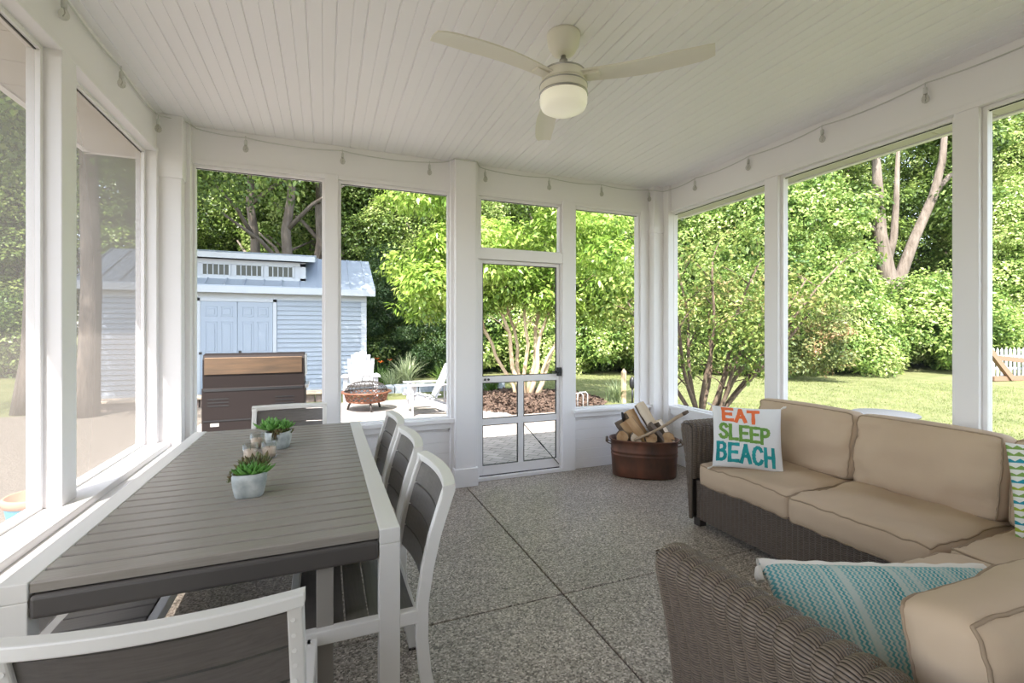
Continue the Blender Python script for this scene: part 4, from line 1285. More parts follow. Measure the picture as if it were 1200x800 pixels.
# ---- ground
mb = MB(); n = 60; xs = np.linspace(-30, 60, n); ys = np.linspace(-12, 62, n)
A, B = np.meshgrid(xs, ys, indexing='ij'); dist = np.sqrt((A - 1) ** 2 + (B - 4) ** 2)
Z = -.16 + .0 * A + np.clip(dist - 17, 0, 100) * .03 + .02 * np.sin(A * .7) * np.cos(B * .6) * (dist > 9)
mb.grid(np.stack([A, B, Z], -1))
obj('lawn', mb, M['lawn'], kind='structure')
mb = MB(); mb.box(-1.9, 3.15, 4.28, 10.6, -.3, GZ); mb.box(3.15, 4.4, 4.28, 7.9, -.3, GZ)
obj('patio', mb, M['paver'], kind='structure')
M['gravel'] = mat('dry_gravel_soil', (.13, .108, .085, 1), .95, col2=(.20, .17, .138, 1), nscale=14, bump=.9, bscale=50, bdist=.02)
mb = MB(); mb.box(-9, -1.25, -6, 4.28, -.3, GZ - .01); mb.box(-16, -1.9, 4.28, 11.1, -.3, GZ - .01)
obj('gravel_yard', mb, M['gravel'], kind='structure')

# ---- shed
sh = thing('garden_shed', 'white garden shed, blue shade put into its colour, with double doors and a metal roof with a dormer', 'shed', (-1.85, 13.0, -.15))
sx0, sx1, sd_ = -2.95, 2.85, 3.6      # local extents, depth
mb = MB(); z = 0
while z < 2.32:
    mb.add([(sx0, -.034, z), (sx1, -.034, z), (sx1, -.002, z + .115), (sx0, -.002, z + .115), (sx0, 0, z), (sx1, 0, z)], [(0, 1, 2, 3), (4, 5, 1, 0)])
    mb.add([(sx1 + .018, 0, z), (sx1 + .018, sd_, z), (sx1 + .002, sd_, z + .115), (sx1 + .002, 0, z + .115), (sx1, 0, z), (sx1, sd_, z)], [(0, 1, 2, 3), (4, 5, 1, 0)])
    mb.add([(sx0 - .018, 0, z), (sx0 - .018, sd_, z), (sx0 - .002, sd_, z + .115), (sx0 - .002, 0, z + .115)], [(3, 2, 1, 0)])
    z += .115
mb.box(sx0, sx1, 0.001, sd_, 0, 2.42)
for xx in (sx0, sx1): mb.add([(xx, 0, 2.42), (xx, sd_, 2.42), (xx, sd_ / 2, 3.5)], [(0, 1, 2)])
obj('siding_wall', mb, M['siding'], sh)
mb = MB()
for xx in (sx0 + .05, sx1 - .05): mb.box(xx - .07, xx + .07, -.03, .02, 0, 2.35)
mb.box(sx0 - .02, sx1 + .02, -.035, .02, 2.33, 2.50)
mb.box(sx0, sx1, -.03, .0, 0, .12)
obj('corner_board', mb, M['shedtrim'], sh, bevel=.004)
rise = (3.62 - 2.60) / (sd_ / 2 + .28)
def roofpt(x, t): return (x, -.28 + t * (sd_ / 2 + .28), 2.60 + t * (3.62 - 2.60))
mb = MB()
for side in (0, 1):
    P = []
    for zz in (0, .04):
        row = [roofpt(sx0 - .22, 0), roofpt(sx1 + .22, 0), roofpt(sx1 + .22, 1), roofpt(sx0 - .22, 1)]
        if side: row = [(x, sd_ - y, z_) for x, y, z_ in row]
        P.append([(x, y, z_ + zz) for x, y, z_ in row])
    v = P[0] + P[1]
    mb.add(v, [(3, 2, 1, 0), (4, 5, 6, 7), (0, 1, 5, 4), (1, 2, 6, 5), (2, 3, 7, 6), (3, 0, 4, 7)])
x = sx0 - .2
while x < sx1 + .22:
    a, b_ = roofpt(x, 0), roofpt(x, 1)
    mb.bar((a[0], a[1], a[2] + .05), (b_[0], b_[1], b_[2] + .05), .022, .03); x += .40
obj('metal_roof', mb, M['roofmetal'], sh)
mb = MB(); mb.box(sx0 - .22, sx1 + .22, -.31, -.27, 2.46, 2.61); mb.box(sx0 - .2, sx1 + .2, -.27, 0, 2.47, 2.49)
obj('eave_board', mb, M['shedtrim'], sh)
# dormer
dx0, dx1 = -1.6, 1.36; dy = .12; dz0, dz1 = 2.83, 3.27
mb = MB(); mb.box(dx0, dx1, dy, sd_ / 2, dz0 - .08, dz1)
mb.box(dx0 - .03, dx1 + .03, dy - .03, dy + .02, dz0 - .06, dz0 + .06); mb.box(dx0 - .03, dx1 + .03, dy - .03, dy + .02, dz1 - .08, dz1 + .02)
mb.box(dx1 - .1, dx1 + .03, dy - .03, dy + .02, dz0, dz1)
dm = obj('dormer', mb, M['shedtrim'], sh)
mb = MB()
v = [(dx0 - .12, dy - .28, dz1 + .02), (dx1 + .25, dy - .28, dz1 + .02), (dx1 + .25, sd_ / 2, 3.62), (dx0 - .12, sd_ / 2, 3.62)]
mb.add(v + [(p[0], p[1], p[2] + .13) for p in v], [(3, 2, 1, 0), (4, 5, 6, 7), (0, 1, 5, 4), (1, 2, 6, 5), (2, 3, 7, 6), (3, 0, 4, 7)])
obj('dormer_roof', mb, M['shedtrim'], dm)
for k in range(4):
    x1 = dx1 - .26 - k * .70; x0 = x1 - .58
    wv_ = MB(); wv_.box(x0, x1, dy - .012, dy + .01, dz0 + .08, dz1 - .10)
    for s_ in range(1, 5):
        pass
    wn = obj('dormer_window', wv_, M['winglass'], sh)
    mb = MB()
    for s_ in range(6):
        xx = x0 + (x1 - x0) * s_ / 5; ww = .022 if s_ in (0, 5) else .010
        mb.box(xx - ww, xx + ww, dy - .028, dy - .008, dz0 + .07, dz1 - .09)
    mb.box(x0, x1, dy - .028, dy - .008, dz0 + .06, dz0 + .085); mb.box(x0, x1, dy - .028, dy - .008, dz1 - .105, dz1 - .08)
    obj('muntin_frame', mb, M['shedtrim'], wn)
# double doors with six raised panels each
for k in range(2):
    x0 = -.875 + k * .765; x1 = x0 + .755
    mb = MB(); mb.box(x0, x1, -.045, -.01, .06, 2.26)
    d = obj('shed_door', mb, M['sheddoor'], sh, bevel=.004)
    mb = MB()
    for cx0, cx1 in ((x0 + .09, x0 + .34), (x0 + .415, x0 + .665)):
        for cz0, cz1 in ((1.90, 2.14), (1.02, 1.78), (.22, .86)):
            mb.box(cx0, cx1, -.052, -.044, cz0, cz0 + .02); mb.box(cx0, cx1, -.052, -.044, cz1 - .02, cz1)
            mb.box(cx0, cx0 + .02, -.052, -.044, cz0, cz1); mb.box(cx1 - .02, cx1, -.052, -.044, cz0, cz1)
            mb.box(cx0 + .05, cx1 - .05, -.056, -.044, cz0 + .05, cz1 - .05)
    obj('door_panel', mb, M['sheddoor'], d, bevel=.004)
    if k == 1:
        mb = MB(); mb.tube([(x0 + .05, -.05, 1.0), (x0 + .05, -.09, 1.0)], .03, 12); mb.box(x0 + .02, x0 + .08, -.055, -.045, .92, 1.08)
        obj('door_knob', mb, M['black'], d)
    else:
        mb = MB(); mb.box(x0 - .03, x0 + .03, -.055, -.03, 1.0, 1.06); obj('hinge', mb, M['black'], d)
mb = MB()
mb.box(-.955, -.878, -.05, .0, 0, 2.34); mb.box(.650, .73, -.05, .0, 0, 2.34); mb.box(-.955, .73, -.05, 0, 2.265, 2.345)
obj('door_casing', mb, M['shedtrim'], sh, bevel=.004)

# low stone bed wall in front of the shed, with planting
mb = MB()
rs = random.Random(3)
x = -4.2
while x < .1:
    w = rs.uniform(.28, .5); mb.box(x + .008, x + w - .008, 11.2 + rs.uniform(0, .03), 11.55, -.2, .02 + rs.uniform(-.01, .01)); x += w
o = obj('garden_wall', mb, M['brownstone'], bevel=.015); tag(o, 'low brown stone edging wall running in front of the shed', 'garden wall', kind='structure')
mb = MB(); mb.box(-4.2, .1, 11.14, 11.6, .015, .065); obj('cap_stone', mb, M['tanstone'], o, bevel=.012)
mb = MB(); x = .5
while x < 4.4:
    w = rs.uniform(.4, .7); mb.box(x + .01, x + w - .01, 12.0 + rs.uniform(-.03, .03), 12.5, -.2, .02 + rs.uniform(-.02, .02)); x += w
obj('stone_edging', mb, M['stone'], bevel=.02, kind='structure')
tag(bpy.data.objects['stone_edging'], 'blue grey flat stones edging the back of the patio', 'stone edging', kind='structure')

# ---- grill
gr = thing('gas_grill', 'dark brown gas grill with a bronze hood standing just outside the back window', 'grill', (-.80, 6.78, GZ))
mb = MB(); mb.box(-.56, .56, -.27, .27, .12, .84)
cb = obj('cabinet', mb, M['grillmetal'], gr, bevel=.01)
mb = MB()
for zz in (.62, .66, .70): mb.box(-.50, -.28, -.274, -.268, zz, zz + .012); mb.box(.22, .44, -.274, -.268, zz, zz + .012)
mb.box(-.54, .54, -.276, -.268, .80, .83); mb.box(-.54, .54, -.276, -.268, .44, .455)
obj('vent_slot', mb, M['black'], cb)
mb = MB(); mb.box(-.47, -.38, -.276, -.268, .38, .42); obj('label_plate', mb, M['steel'], cb)
mb = MB(); P = []
prof = [(-.26, .84), (-.27, 1.0), (-.262, 1.18), (-.225, 1.235), (-.10, 1.25), (.10, 1.24), (.24, 1.12), (.285, .95), (.27, .84)]
for xx in (-.55, .55): P.append([(xx, y, z_) for y, z_ in prof])
mb.grid(np.array(P), smooth=False); mb.add(P[0], [tuple(reversed(range(9)))]); mb.add(P[1], [tuple(range(9))])
hd = obj('hood', mb, M['grillmetal'], gr, bevel=.012)
mb = MB(); mb.box(-.53, .53, -.284, -.258, 1.0, 1.205); obj('hood_back_panel', mb, M['grillhood'], hd, bevel=.006, label='bronze back panel of the hood')
mb = MB(); mb.tube([(-.45, .30, 1.02), (-.45, .345, 1.02), (.45, .345, 1.02), (.45, .30, 1.02)], .014, 8); obj('hood_handle', mb, M['steel'], hd)
mb = MB(); mb.box(.56, .60, -.25, .25, .80, .84); mb.box(.555, .57, -.25, .25, .95, 1.22); obj('side_bracket', mb, M['steel'], gr)
for sx_ in (-1, 1):
    for sy_ in (-1, 1):
        mb = MB(); mb.tube([(sx_ * .48 - .02, sy_ * .2, .06), (sx_ * .48 + .02, sy_ * .2, .06)], .06, 16); mb.bar((sx_ * .48, sy_ * .2, .06), (sx_ * .48, sy_ * .2, .13), .03, .03)
        obj('caster', mb, M['black'], gr)

# ---- adirondack chairs
def adirondack(label, loc, rz):
    r = thing('adirondack_chair', label, 'garden chair', loc, rz, 'white adirondack chairs round the fire pit')
    ws = [.082] * 7
    for i in range(7):
        x = (i - 3) * .083; hgt = [.66, .76, .82, .84, .82, .76, .66][i]
        mb = MB(); fan = 1.0 + .0 * i
        a = Vector((x * .82, .03, .30)); b_ = Vector((x * 1.04, .03 - hgt * .42, .30 + hgt * .9))
        mb.bar(a, b_, .080, .018, up=(0, 1, .4)); obj('back_slat', mb, M['aw'], r, bevel=.004)
    for i in range(6):
        y = .06 + i * .085; z = .285 + .10 * i / 5
        mb = MB(); mb.box(-.27, .27, y, y + .076, z, z + .02); obj('seat_slat', mb, M['aw'], r, bevel=.004)
    for s_ in (-1, 1):
        mb = MB(); mb.bar((s_ * .285, .56, .375), (s_ * .285, -.36, .03), .022, .11, up=(0, 0, 1)); obj('side_rail', mb, M['aw'], r)
        mb = MB(); mb.box(s_ * .31 - .045, s_ * .31 + .045, .46, .485, 0, .54); mb.box(s_ * .31 - .012, s_ * .31 + .012, .40, .465, .38, .54); obj('front_leg', mb, M['aw'], r, bevel=.004)
        mb = MB(); mb.prism([(s_ * .33 - .075, .56), (s_ * .33 + .075, .56), (s_ * .33 + .07, .1), (s_ * .33 + .03, -.26), (s_ * .33 - .03, -.26), (s_ * .33 - .07, .1)], .54, .562); obj('arm_rest', mb, M['aw'], r, bevel=.004)
        mb = MB(); mb.bar((s_ * .30, -.24, .0), (s_ * .30, -.22, .54), .022, .075, up=(1, 0, 0)); obj('back_leg', mb, M['aw'], r)
    mb = MB(); mb.bar((-.33, -.20, .50), (.33, -.20, .50), .06, .02); mb.bar((-.28, -.02, .36), (.28, -.02, .36), .06, .02); obj('cross_brace', mb, M['aw'], r)
    return r


adirondack('white slatted garden chair facing the porch behind the fire pit', (.74, 10.95, GZ), radians(176))
adirondack('white slatted garden chair seen from its side, nearer than the fire pit one', (1.93, 8.72, GZ), radians(88))

# ---- fire pit
fp = thing('fire_pit', 'round rusty copper fire pit with a mesh dome lid on the patio', 'fire pit', (.74, 9.45, GZ))
mb = MB()
mb.lathe([(0, .14), (.2, .14), (.34, .17), (.36, .175)], 40); mb.lathe([(.36, .175), (.37, .18), (.37, .20), (.36, .2)], 40)
mb.lathe([(.40, .345), (.47, .345), (.475, .355), (.47, .365), (.40, .365)], 40)
for k in range(22):
    a0 = 2 * pi * k / 22
    for sgn in (1, -1):
        pts = []
        for i in range(6):
            f = i / 5; an = a0 + sgn * f * .55; r = .365 + .045 * f
            pts.append((cos(an) * r, sin(an) * r, .195 + .155 * f))
        mb.tube(pts, .011, 5)
obj('bowl', mb, M['pitcopper'], fp)
mb = MB(); mb.lathe([(.33, .20), (.30, .19), (0, .185)], 32); obj('ash_pan', mb, M['pitmesh'], fp)
mb = MB()
for k in range(28):
    an = 2 * pi * k / 28
    mb.tube([(cos(an) * .40 * cos(t_ * pi / 2), sin(an) * .40 * cos(t_ * pi / 2), .365 + .20 * sin(t_ * pi / 2)) for t_ in (0, .2, .4, .6, .8, .97)], .0045, 4)
for k in range(9):
    t_ = k / 9; r = .40 * cos(t_ * pi / 2); z = .365 + .20 * sin(t_ * pi / 2)
    mb.tube([(cos(2 * pi * q / 28) * r, sin(2 * pi * q / 28) * r, z) for q in range(28)], .0045 if k else .011, 4, closed=True)
dmn = obj('mesh_lid', mb, M['pitmesh'], fp)
mb = MB(); mb.tube([(-.07, 0, .55), (-.075, 0, .62), (-.05, 0, .66), (.05, 0, .66), (.075, 0, .62), (.07, 0, .55)], .009, 6); obj('lid_handle', mb, M['pitmesh'], dmn)
for k in range(3):
    an = radians(40 + 120 * k); mb = MB()
    mb.tube([(cos(an) * .28, sin(an) * .28, .17), (cos(an) * .33, sin(an) * .33, .10), (cos(an) * .36, sin(an) * .36, .012)], .02, 8)
    obj('leg', mb, M['pitmesh'], fp)

# ---- outdoor pieces near the porch
bp_ = thing('flower_pot', 'turquoise pot with a terracotta rim on the ground outside the window', 'flower pot', (-1.93, 4.43, GZ))
mb = MB(); mb.lathe([(0, .0), (.12, 0), (.135, .02), (.175, .27), (.178, .285)], 32); obj('glazed_body', mb, M['blue'], bp_)
mb = MB(); mb.lathe([(.178, .283), (.188, .285), (.192, .335), (.182, .345), (.17, .34), (.165, .29), (0, .285)], 32); obj('rim', mb, M['terr'], bp_, label='terracotta rim')

X_, Y_ = at((1037 - 600) / 549, 7.2)
pt_ = thing('patio_table', 'round grey stone topped table on the lawn just behind the sofa back', 'garden table', (X_, Y_, -.16))
mb = MB(); mb.lathe([(0, .265), (.40, .265), (.425, .275), (.43, .295), (.41, .31), (0, .315)], 40); obj('table_top', mb, M['patiotable'], pt_)
mb = MB(); mb.lathe([(.20, 0), (.22, .02), (.14, .06), (.12, .2), (.18, .265)], 24); obj('pedestal', mb, M['stone'], pt_)

# ---- multi-stem tree by the patio, mulch, garden bits
tx, ty = 4.12, 9.55
rs_ = np.random.RandomState(5); nchip = 5000
rr = np.sqrt(rs_.uniform(0, 1, nchip)); aa = rs_.uniform(0, 2 * pi, nchip)
px_ = tx + rr * 1.75 * np.cos(aa); py_ = ty + .05 + rr * 1.75 * np.sin(aa); pz_ = -.14 + .14 * (1 - rr ** 2) + rs_.uniform(0, .03, nchip)
d1 = rs_.normal(size=(nchip, 3)); d1[:, 2] *= .4; d1 /= np.linalg.norm(d1, axis=1, keepdims=True); d2 = np.cross(d1, rs_.normal(size=(nchip, 3))); d2 /= np.linalg.norm(d2, axis=1, keepdims=True)
ctr = np.stack([px_, py_, pz_], -1); l1 = rs_.uniform(.03, .07, (nchip, 1)); l2 = rs_.uniform(.012, .03, (nchip, 1))
V = np.stack([ctr - d1 * l1 - d2 * l2, ctr + d1 * l1 - d2 * l2, ctr + d1 * l1 + d2 * l2, ctr - d1 * l1 + d2 * l2], 1).reshape(-1, 3)
o = bpy.data.objects.new('mulch', npmesh('mulch', V, np.arange(4 * nchip).reshape(-1, 4), M['mulch'])); C.objects.link(o)
tag(o, 'dark bark mulch around the foot of the many stemmed tree', 'mulch', kind='stuff')
mb = MB(); mb.lathe([(1.8, -.2), (1.75, -.145), (1.2, -.07), (.5, -.01), (0, 0)], 40, (tx, ty + .05, 0)); obj('mulch_mound', mb, M['mulch'], o)

ms = thing('ornamental_tree', 'yellow green leaved tree with many pale bare stems, just beyond the screen door', 'tree', (tx, ty, -.12))
stems = [((-.20, .05), (-1.55, .3), 2.5, .045), ((-.12, -.1), (-.75, -.2), 2.9, .05), ((-.05, .1), (-.55, .6), 3.1, .045), ((.0, -.05), (.05, -.1), 3.3, .045), ((.1, .08), (.55, .3), 3.2, .055), ((.12, -.08), (.75, -.2), 3.0, .05), ((.22, .0), (1.7, .4), 2.9, .055), ((.26, .05), (1.2, -.5), 2.6, .04)]
# stems spread across the view from the porch
ux, uy = C_, -S_
for i, ((a, b_), (c, d), hgt, r) in enumerate(stems):
    p = (a * ux + b_ * S_, a * uy + b_ * C_, 0); q = (c * ux + d * S_, c * uy + d * C_, hgt)
    path = []
    for k in range(9):
        f = k / 8; e = f ** 1.25; w = .04 * sin(k * 1.7 + i)
        path.append((p[0] + (q[0] - p[0]) * e + w, p[1] + (q[1] - p[1]) * e - w, p[2] + (q[2] - p[2]) * f))
    mb = MB(); mb.tube(path, [r * (1.15 - .7 * k / 8) for k in range(9)], 8)
    # side twigs
    for k in (4, 5, 6, 7):
        b0 = Vector(path[k]); an = i * 1.3 + k * 2.1
        mb.tube([b0, b0 + Vector((cos(an) * .25, sin(an) * .25, .25)), b0 + Vector((cos(an) * .6, sin(an) * .6, .42))], [.018, .012, .006], 5)
    obj('stem', mb, M['palebark'], ms)
bl_ = []
rs = random.Random(21)
for i in range(34):
    a = rs.uniform(-2.3, 2.3); b_ = rs.uniform(-1.3, 1.5); zz = rs.uniform(2.35, 5.0)
    if abs(a) < 1.5 and zz < 2.55: zz += .3
    bl_.append((a * ux + b_ * S_, a * uy + b_ * C_, zz, rs.uniform(.5, .85), rs.uniform(.5, .85), rs.uniform(.32, .5), 620))
for a, zz in ((-.9, 2.25), (-.4, 2.45), (.3, 2.35), (.8, 2.15), (1.2, 2.3), (0, 2.75), (-.7, 2.8), (.7, 2.8), (-2.2, 2.1), (-1.9, 2.45), (-2.5, 2.9), (2.0, 2.2), (1.6, 2.05), (2.3, 2.6), (-1.3, 2.3)):
    bl_.append((a * ux - .3 * S_, a * uy - .3 * C_, zz, .6, .6, .38, 600))
V, F = leaves(bl_, .15, .062, 31, droop=1.0, shell=.3, up=.7)
o = bpy.data.objects.new('foliage', npmesh('foliage', V, F, M['leafM'])); C.objects.link(o); o.parent = ms

# garden stake, wire trellis chair, grasses
X_, Y_ = at((731 - 600) / 549, 10.2)
gs = thing('garden_stake', 'pale wooden garden stake standing in the lawn beside tall grass', 'garden stake', (X_, Y_, -.16))
mb = MB(); mb.prism([(-.045, -.03), (.045, -.03), (.045, .03), (-.045, .03)], 0, .68); mb.add([(-.045, -.03, .68), (.045, -.03, .68), (.045, .03, .68), (-.045, .03, .68), (0, 0, .76)], [(0, 1, 4), (1, 2, 4), (2, 3, 4), (3, 0, 4)])
obj('post', mb, M['palebark'], gs)
X_, Y_ = at((679 - 600) / 549, 9.0)
wc = thing('plant_support', 'small white bent wire plant hoop at the edge of the mulch', 'plant support', (X_, Y_, -.16))
for k, off_ in enumerate((0, .16)):
    mb = MB(); mb.tube([(-.14 + off_, k * .1, 0), (-.14 + off_, k * .1, .33), (-.10 + off_, k * .1, .37), (.04 + off_, k * .1, .37), (.08 + off_, k * .1, .33), (.08 + off_, k * .1, 0)], .011, 6)
    obj('hoop', mb, M['aw'], wc)
X_, Y_ = at((741 - 600) / 549, 10.0)
mb = MB(); mb.tube([(0, 0, 0), (0, 0, .34)], .02, 8); mb.lathe([(0, .34), (.045, .345), (.06, .40), (.06, .52), (.03, .58), (0, .60)], 14)
gl = thing('garden_lantern', 'small black lantern on a short post by the tall grass', 'garden lantern', (X_, Y_, -.16)); obj('lantern', mb, M['black'], gl)


def grass_clump(name, label, loc, n, hgt, spread, m, seed, wid=.014, flowers=0):
    rs2 = np.random.RandomState(seed); V = []; F = []
    for i in range(n):
        an = rs2.uniform(0, 2 * pi); L_ = hgt * rs2.uniform(.6, 1.1); ln = rs2.uniform(.15, 1) * spread
        bx_, by_ = rs2.normal(0, .06, 2); dx, dy = cos(an), sin(an); o_ = len(V)
        for k in range(6):
            f = k / 5; x = bx_ + dx * ln * f ** 1.6; y = by_ + dy * ln * f ** 1.6; z = L_ * (f - .35 * (ln / spread) * f ** 2.6)
            w = wid * (1 - f ** 2 * .95)
            V += [(x - dy * w, y + dx * w, z), (x + dy * w, y - dx * w, z)]
        for k in range(5): F.append((o_ + 2 * k, o_ + 2 * k + 1, o_ + 2 * k + 3, o_ + 2 * k + 2))
    t = thing(name, label, 'plant', loc)
    o = bpy.data.objects.new('blades', npmesh('blades', V, F, m)); C.objects.link(o); o.parent = t
    for i in range(flowers):
        an = rs2.uniform(0, 2 * pi); r = rs2.uniform(.1, .5); x, y, z = cos(an) * r, sin(an) * r, hgt * rs2.uniform(.95, 1.2)
        mb = MB(); mb.tube([(x * .5, y * .5, 0), (x, y, z)], .006, 5, mi=1)
        for k in range(6):
            a = k * pi / 3; mb.add([(x, y, z), (x + .05 * cos(a - .4), y + .05 * sin(a - .4), z + .04), (x + .10 * cos(a), y + .10 * sin(a), z + .06), (x + .05 * cos(a + .4), y + .05 * sin(a + .4), z + .04)], [(0, 1, 2, 3)])
        obj('flower', mb, [M['orange'], M['lily']], t, label='orange flower')
    return t


grass_clump('ornamental_grass', 'pale spiky grass clump by the lawn stake', (*at((722 - 600) / 549, 10.3), -.16), 110, .55, .55, M['blade'], 1)
grass_clump('ornamental_grass', 'tall silvery grass clump between the two white garden chairs', (2.05, 12.85, -.14), 150, 1.05, .75, M['blade'], 2, .016)
grass_clump('ornamental_grass', 'short green daylily clump with orange flowers beside the shed corner', (1.45, 13.6, -.14), 140, .62, .5, M['lily'], 3, .018, flowers=4)
grass_clump('ornamental_grass', 'leafy green clump behind the arm of the sideways garden chair', (2.95, 12.3, -.14), 140, .75, .6, M['lily'], 4, .02)
grass_clump('ornamental_grass', 'drooping grey green grass clump beside the chair behind the fire pit', (1.62, 12.7, -.14), 110, .6, .6, M['blade'], 5, .014)
grass_clump('ornamental_grass', 'bright green clump at the foot of the shed wall behind the grill', (-3.05, 11.9, -.14), 170, .55, .45, M['lily'], 6, .02)
grass_clump('ornamental_grass', 'low green plant beside the path next to the grill', (-2.15, 7.9, -.13), 150, .42, .4, M['lily'], 7, .02)
grass_clump('ornamental_grass', 'clump of green blades at the foot of the pale stemmed tree', (3.75, 10.75, -.14), 140, .5, .45, M['lily'], 8, .018)

# ---- plant meshes used again and again
def plant_mesh(blobs, l, w, m, seed, **k):
    V, F = leaves(blobs, l, w, seed, **k)
    return npmesh('foliage', V, F, m)


def add_plant(name, label, cat, loc, rz, sc, me, trunk=None, group=None, tm='trunk'):
    t = thing(name, label, cat, loc, rz, group); t.scale = (sc, sc, sc)
    o = bpy.data.objects.new('foliage', me); C.objects.link(o); o.parent = t
    if trunk is not None:
        q = bpy.data.objects.new('trunk', trunk); C.objects.link(q); q.parent = t
    return t


# open branching shrub at the porch corner
sxp, syp = at((826 - 600) / 549, 6.6)
sb_ = thing('tall_shrub', 'tall open shrub with dark bare stems and reddish tips right outside the corner', 'shrub', (sxp, syp, -.16))
rs = random.Random(8); tips = []
for i in range(11):
    a = -.9 + 2.9 * i / 10 + rs.uniform(-.1, .1); dp = rs.uniform(-.5, .5); hh = rs.uniform(1.9, 2.7)
    path = []
    for k in range(9):
        f = k / 8; s_ = a * f ** 1.3 * .95 + .05 * sin(k + i)
        path.append((s_ * ux + dp * f * S_ + (i - 5) * .03 * ux, s_ * uy + dp * f * C_, hh * f))
    mb = MB(); mb.tube(path, [.036 - .003 * k for k in range(9)], 7)
    for k in range(3, 9):
        b0 = Vector(path[k]); an = rs.uniform(0, 6.28); e = b0 + Vector((cos(an) * .42, sin(an) * .42, rs.uniform(.15, .4)))
        mb.tube([b0, (b0 + e) / 2 + Vector((0, 0, .04)), e], [.012, .008, .004], 5); tips.append(tuple(e)); tips.append(tuple((b0 + e) / 2))
    obj('stem', mb, M['bark'], sb_)
bl_ = [(x, y, z, .36, .36, .28, 62) for x, y, z in tips if z > 1.1]
V, F = leaves(bl_, .085, .040, 77, droop=.4, shell=.5)
o = bpy.data.objects.new('foliage', npmesh('foliage', V, F, M['leafS'])); C.objects.link(o); o.parent = sb_

# forest trees
TREES = []; HIGH = []
for k in range(3):
    h = 11.5
    me = plant_mesh(crown_blobs(1.6, h, 2.9, 34, 1700, 40 + k), .15, .085, M['leafA'], 50 + k, droop=.35)
    rs = random.Random(60 + k)
    pth = wander((0, 0, -.3), (rs.uniform(-.5, .5), rs.uniform(-.5, .5), h * .88), 8, .18, k)
    br = []
    for q in range(7):
        i0 = 2 + q % 5; b0 = Vector(pth[i0]); an = q * 2.2 + k
        br.append(([b0, b0 + Vector((cos(an) * .9, sin(an) * .9, .9)), b0 + Vector((cos(an) * 2.1, sin(an) * 2.1, 1.6))], [.09, .06, .03]))
    me2 = plant_mesh(crown_blobs(4.4, h, 2.7, 17, 1300, 140 + k), .14, .085, M['leafA'], 150 + k, droop=.35)
    tk = trunk_mesh(pth, [.24 - .022 * i for i in range(9)], br).mesh('trunk', M['trunk'])
    TREES.append((me, tk)); HIGH.append((me2, tk))
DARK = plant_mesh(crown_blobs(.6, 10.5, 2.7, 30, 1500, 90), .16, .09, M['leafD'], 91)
BUSH = [plant_mesh(crown_blobs(.35, 2.3, 1.55, 16, 1300, 70 + k, flat=.8), .12, .07, M['leafB'], 80 + k, shell=.24) for k in range(2)]
TALL = plant_mesh(crown_blobs(.6, 6.8, 2.3, 30, 1300, 171, flat=.6), .14, .08, M['leafB'], 181, shell=.25)
REDB = plant_mesh(crown_blobs(.5, 3.0, 1.3, 14, 520, 73, flat=.7), .13, .07, M['leafR'], 83, shell=.35)

rs = random.Random(99)
def P_(u, d): return at((u - 600) / 549, d)
def gz(x, y): return -.18 + max(0, sqrt((x - 1) ** 2 + (y - 4) ** 2) - 17) * .03
# hedge of bushes along the far edge of the lawn
gl_h = 'leafy bushes along the far edge of the lawn'
i = 0
for u in range(455, 1330, 62):
    a = (u - 600) / 549
    d = 17.6 if u < 760 else 17.2 + 1.3 * (u > 1110)
    x, y = P_(u + rs.uniform(-10, 10), d + rs.uniform(-.4, .6))
    add_plant('hedge_bush', 'dense green bush in the leafy row where the lawn ends', 'bush', (x, y, gz(x, y)), rs.uniform(0, 6), rs.uniform(.95, 1.3), BUSH[i % 2], None, gl_h); i += 1
for u, d, sc in ((1005, 19.0, 1.2), (1080, 18.6, 1.1), (930, 19.5, 1.7), (860, 19.5, 1.7), (1150, 20, 1.7), (1215, 20, 1.7), (700, 20, 1.7), (770, 20, 1.8)):
    x, y = P_(u, d); add_plant('tall_bush', 'taller rounded bush rising behind the leafy row at the lawn end', 'bush', (x, y, gz(x, y)), rs.uniform(0, 6), sc, BUSH[i % 2], None, 'taller bushes behind the lawn hedge'); i += 1
x, y = P_(955, 14.6); add_plant('red_leaf_shrub', 'reddish leaved shrub at the lawn edge before the green bushes', 'shrub', (x, y, gz(x, y)), .5, .85, REDB)
for u, d, sc in ((900, 18.4, 1.05), (945, 19.0, 1.1), (1175, 19.2, 1.0), (745, 20, .95), (830, 19.6, 1.0)):
    x, y = P_(u, d); add_plant('light_tree', 'light green rounded tree rising above the bushes at the lawn end', 'tree', (x, y, gz(x, y)), rs.uniform(0, 6), sc, TALL, None, 'light green trees above the lawn bushes')

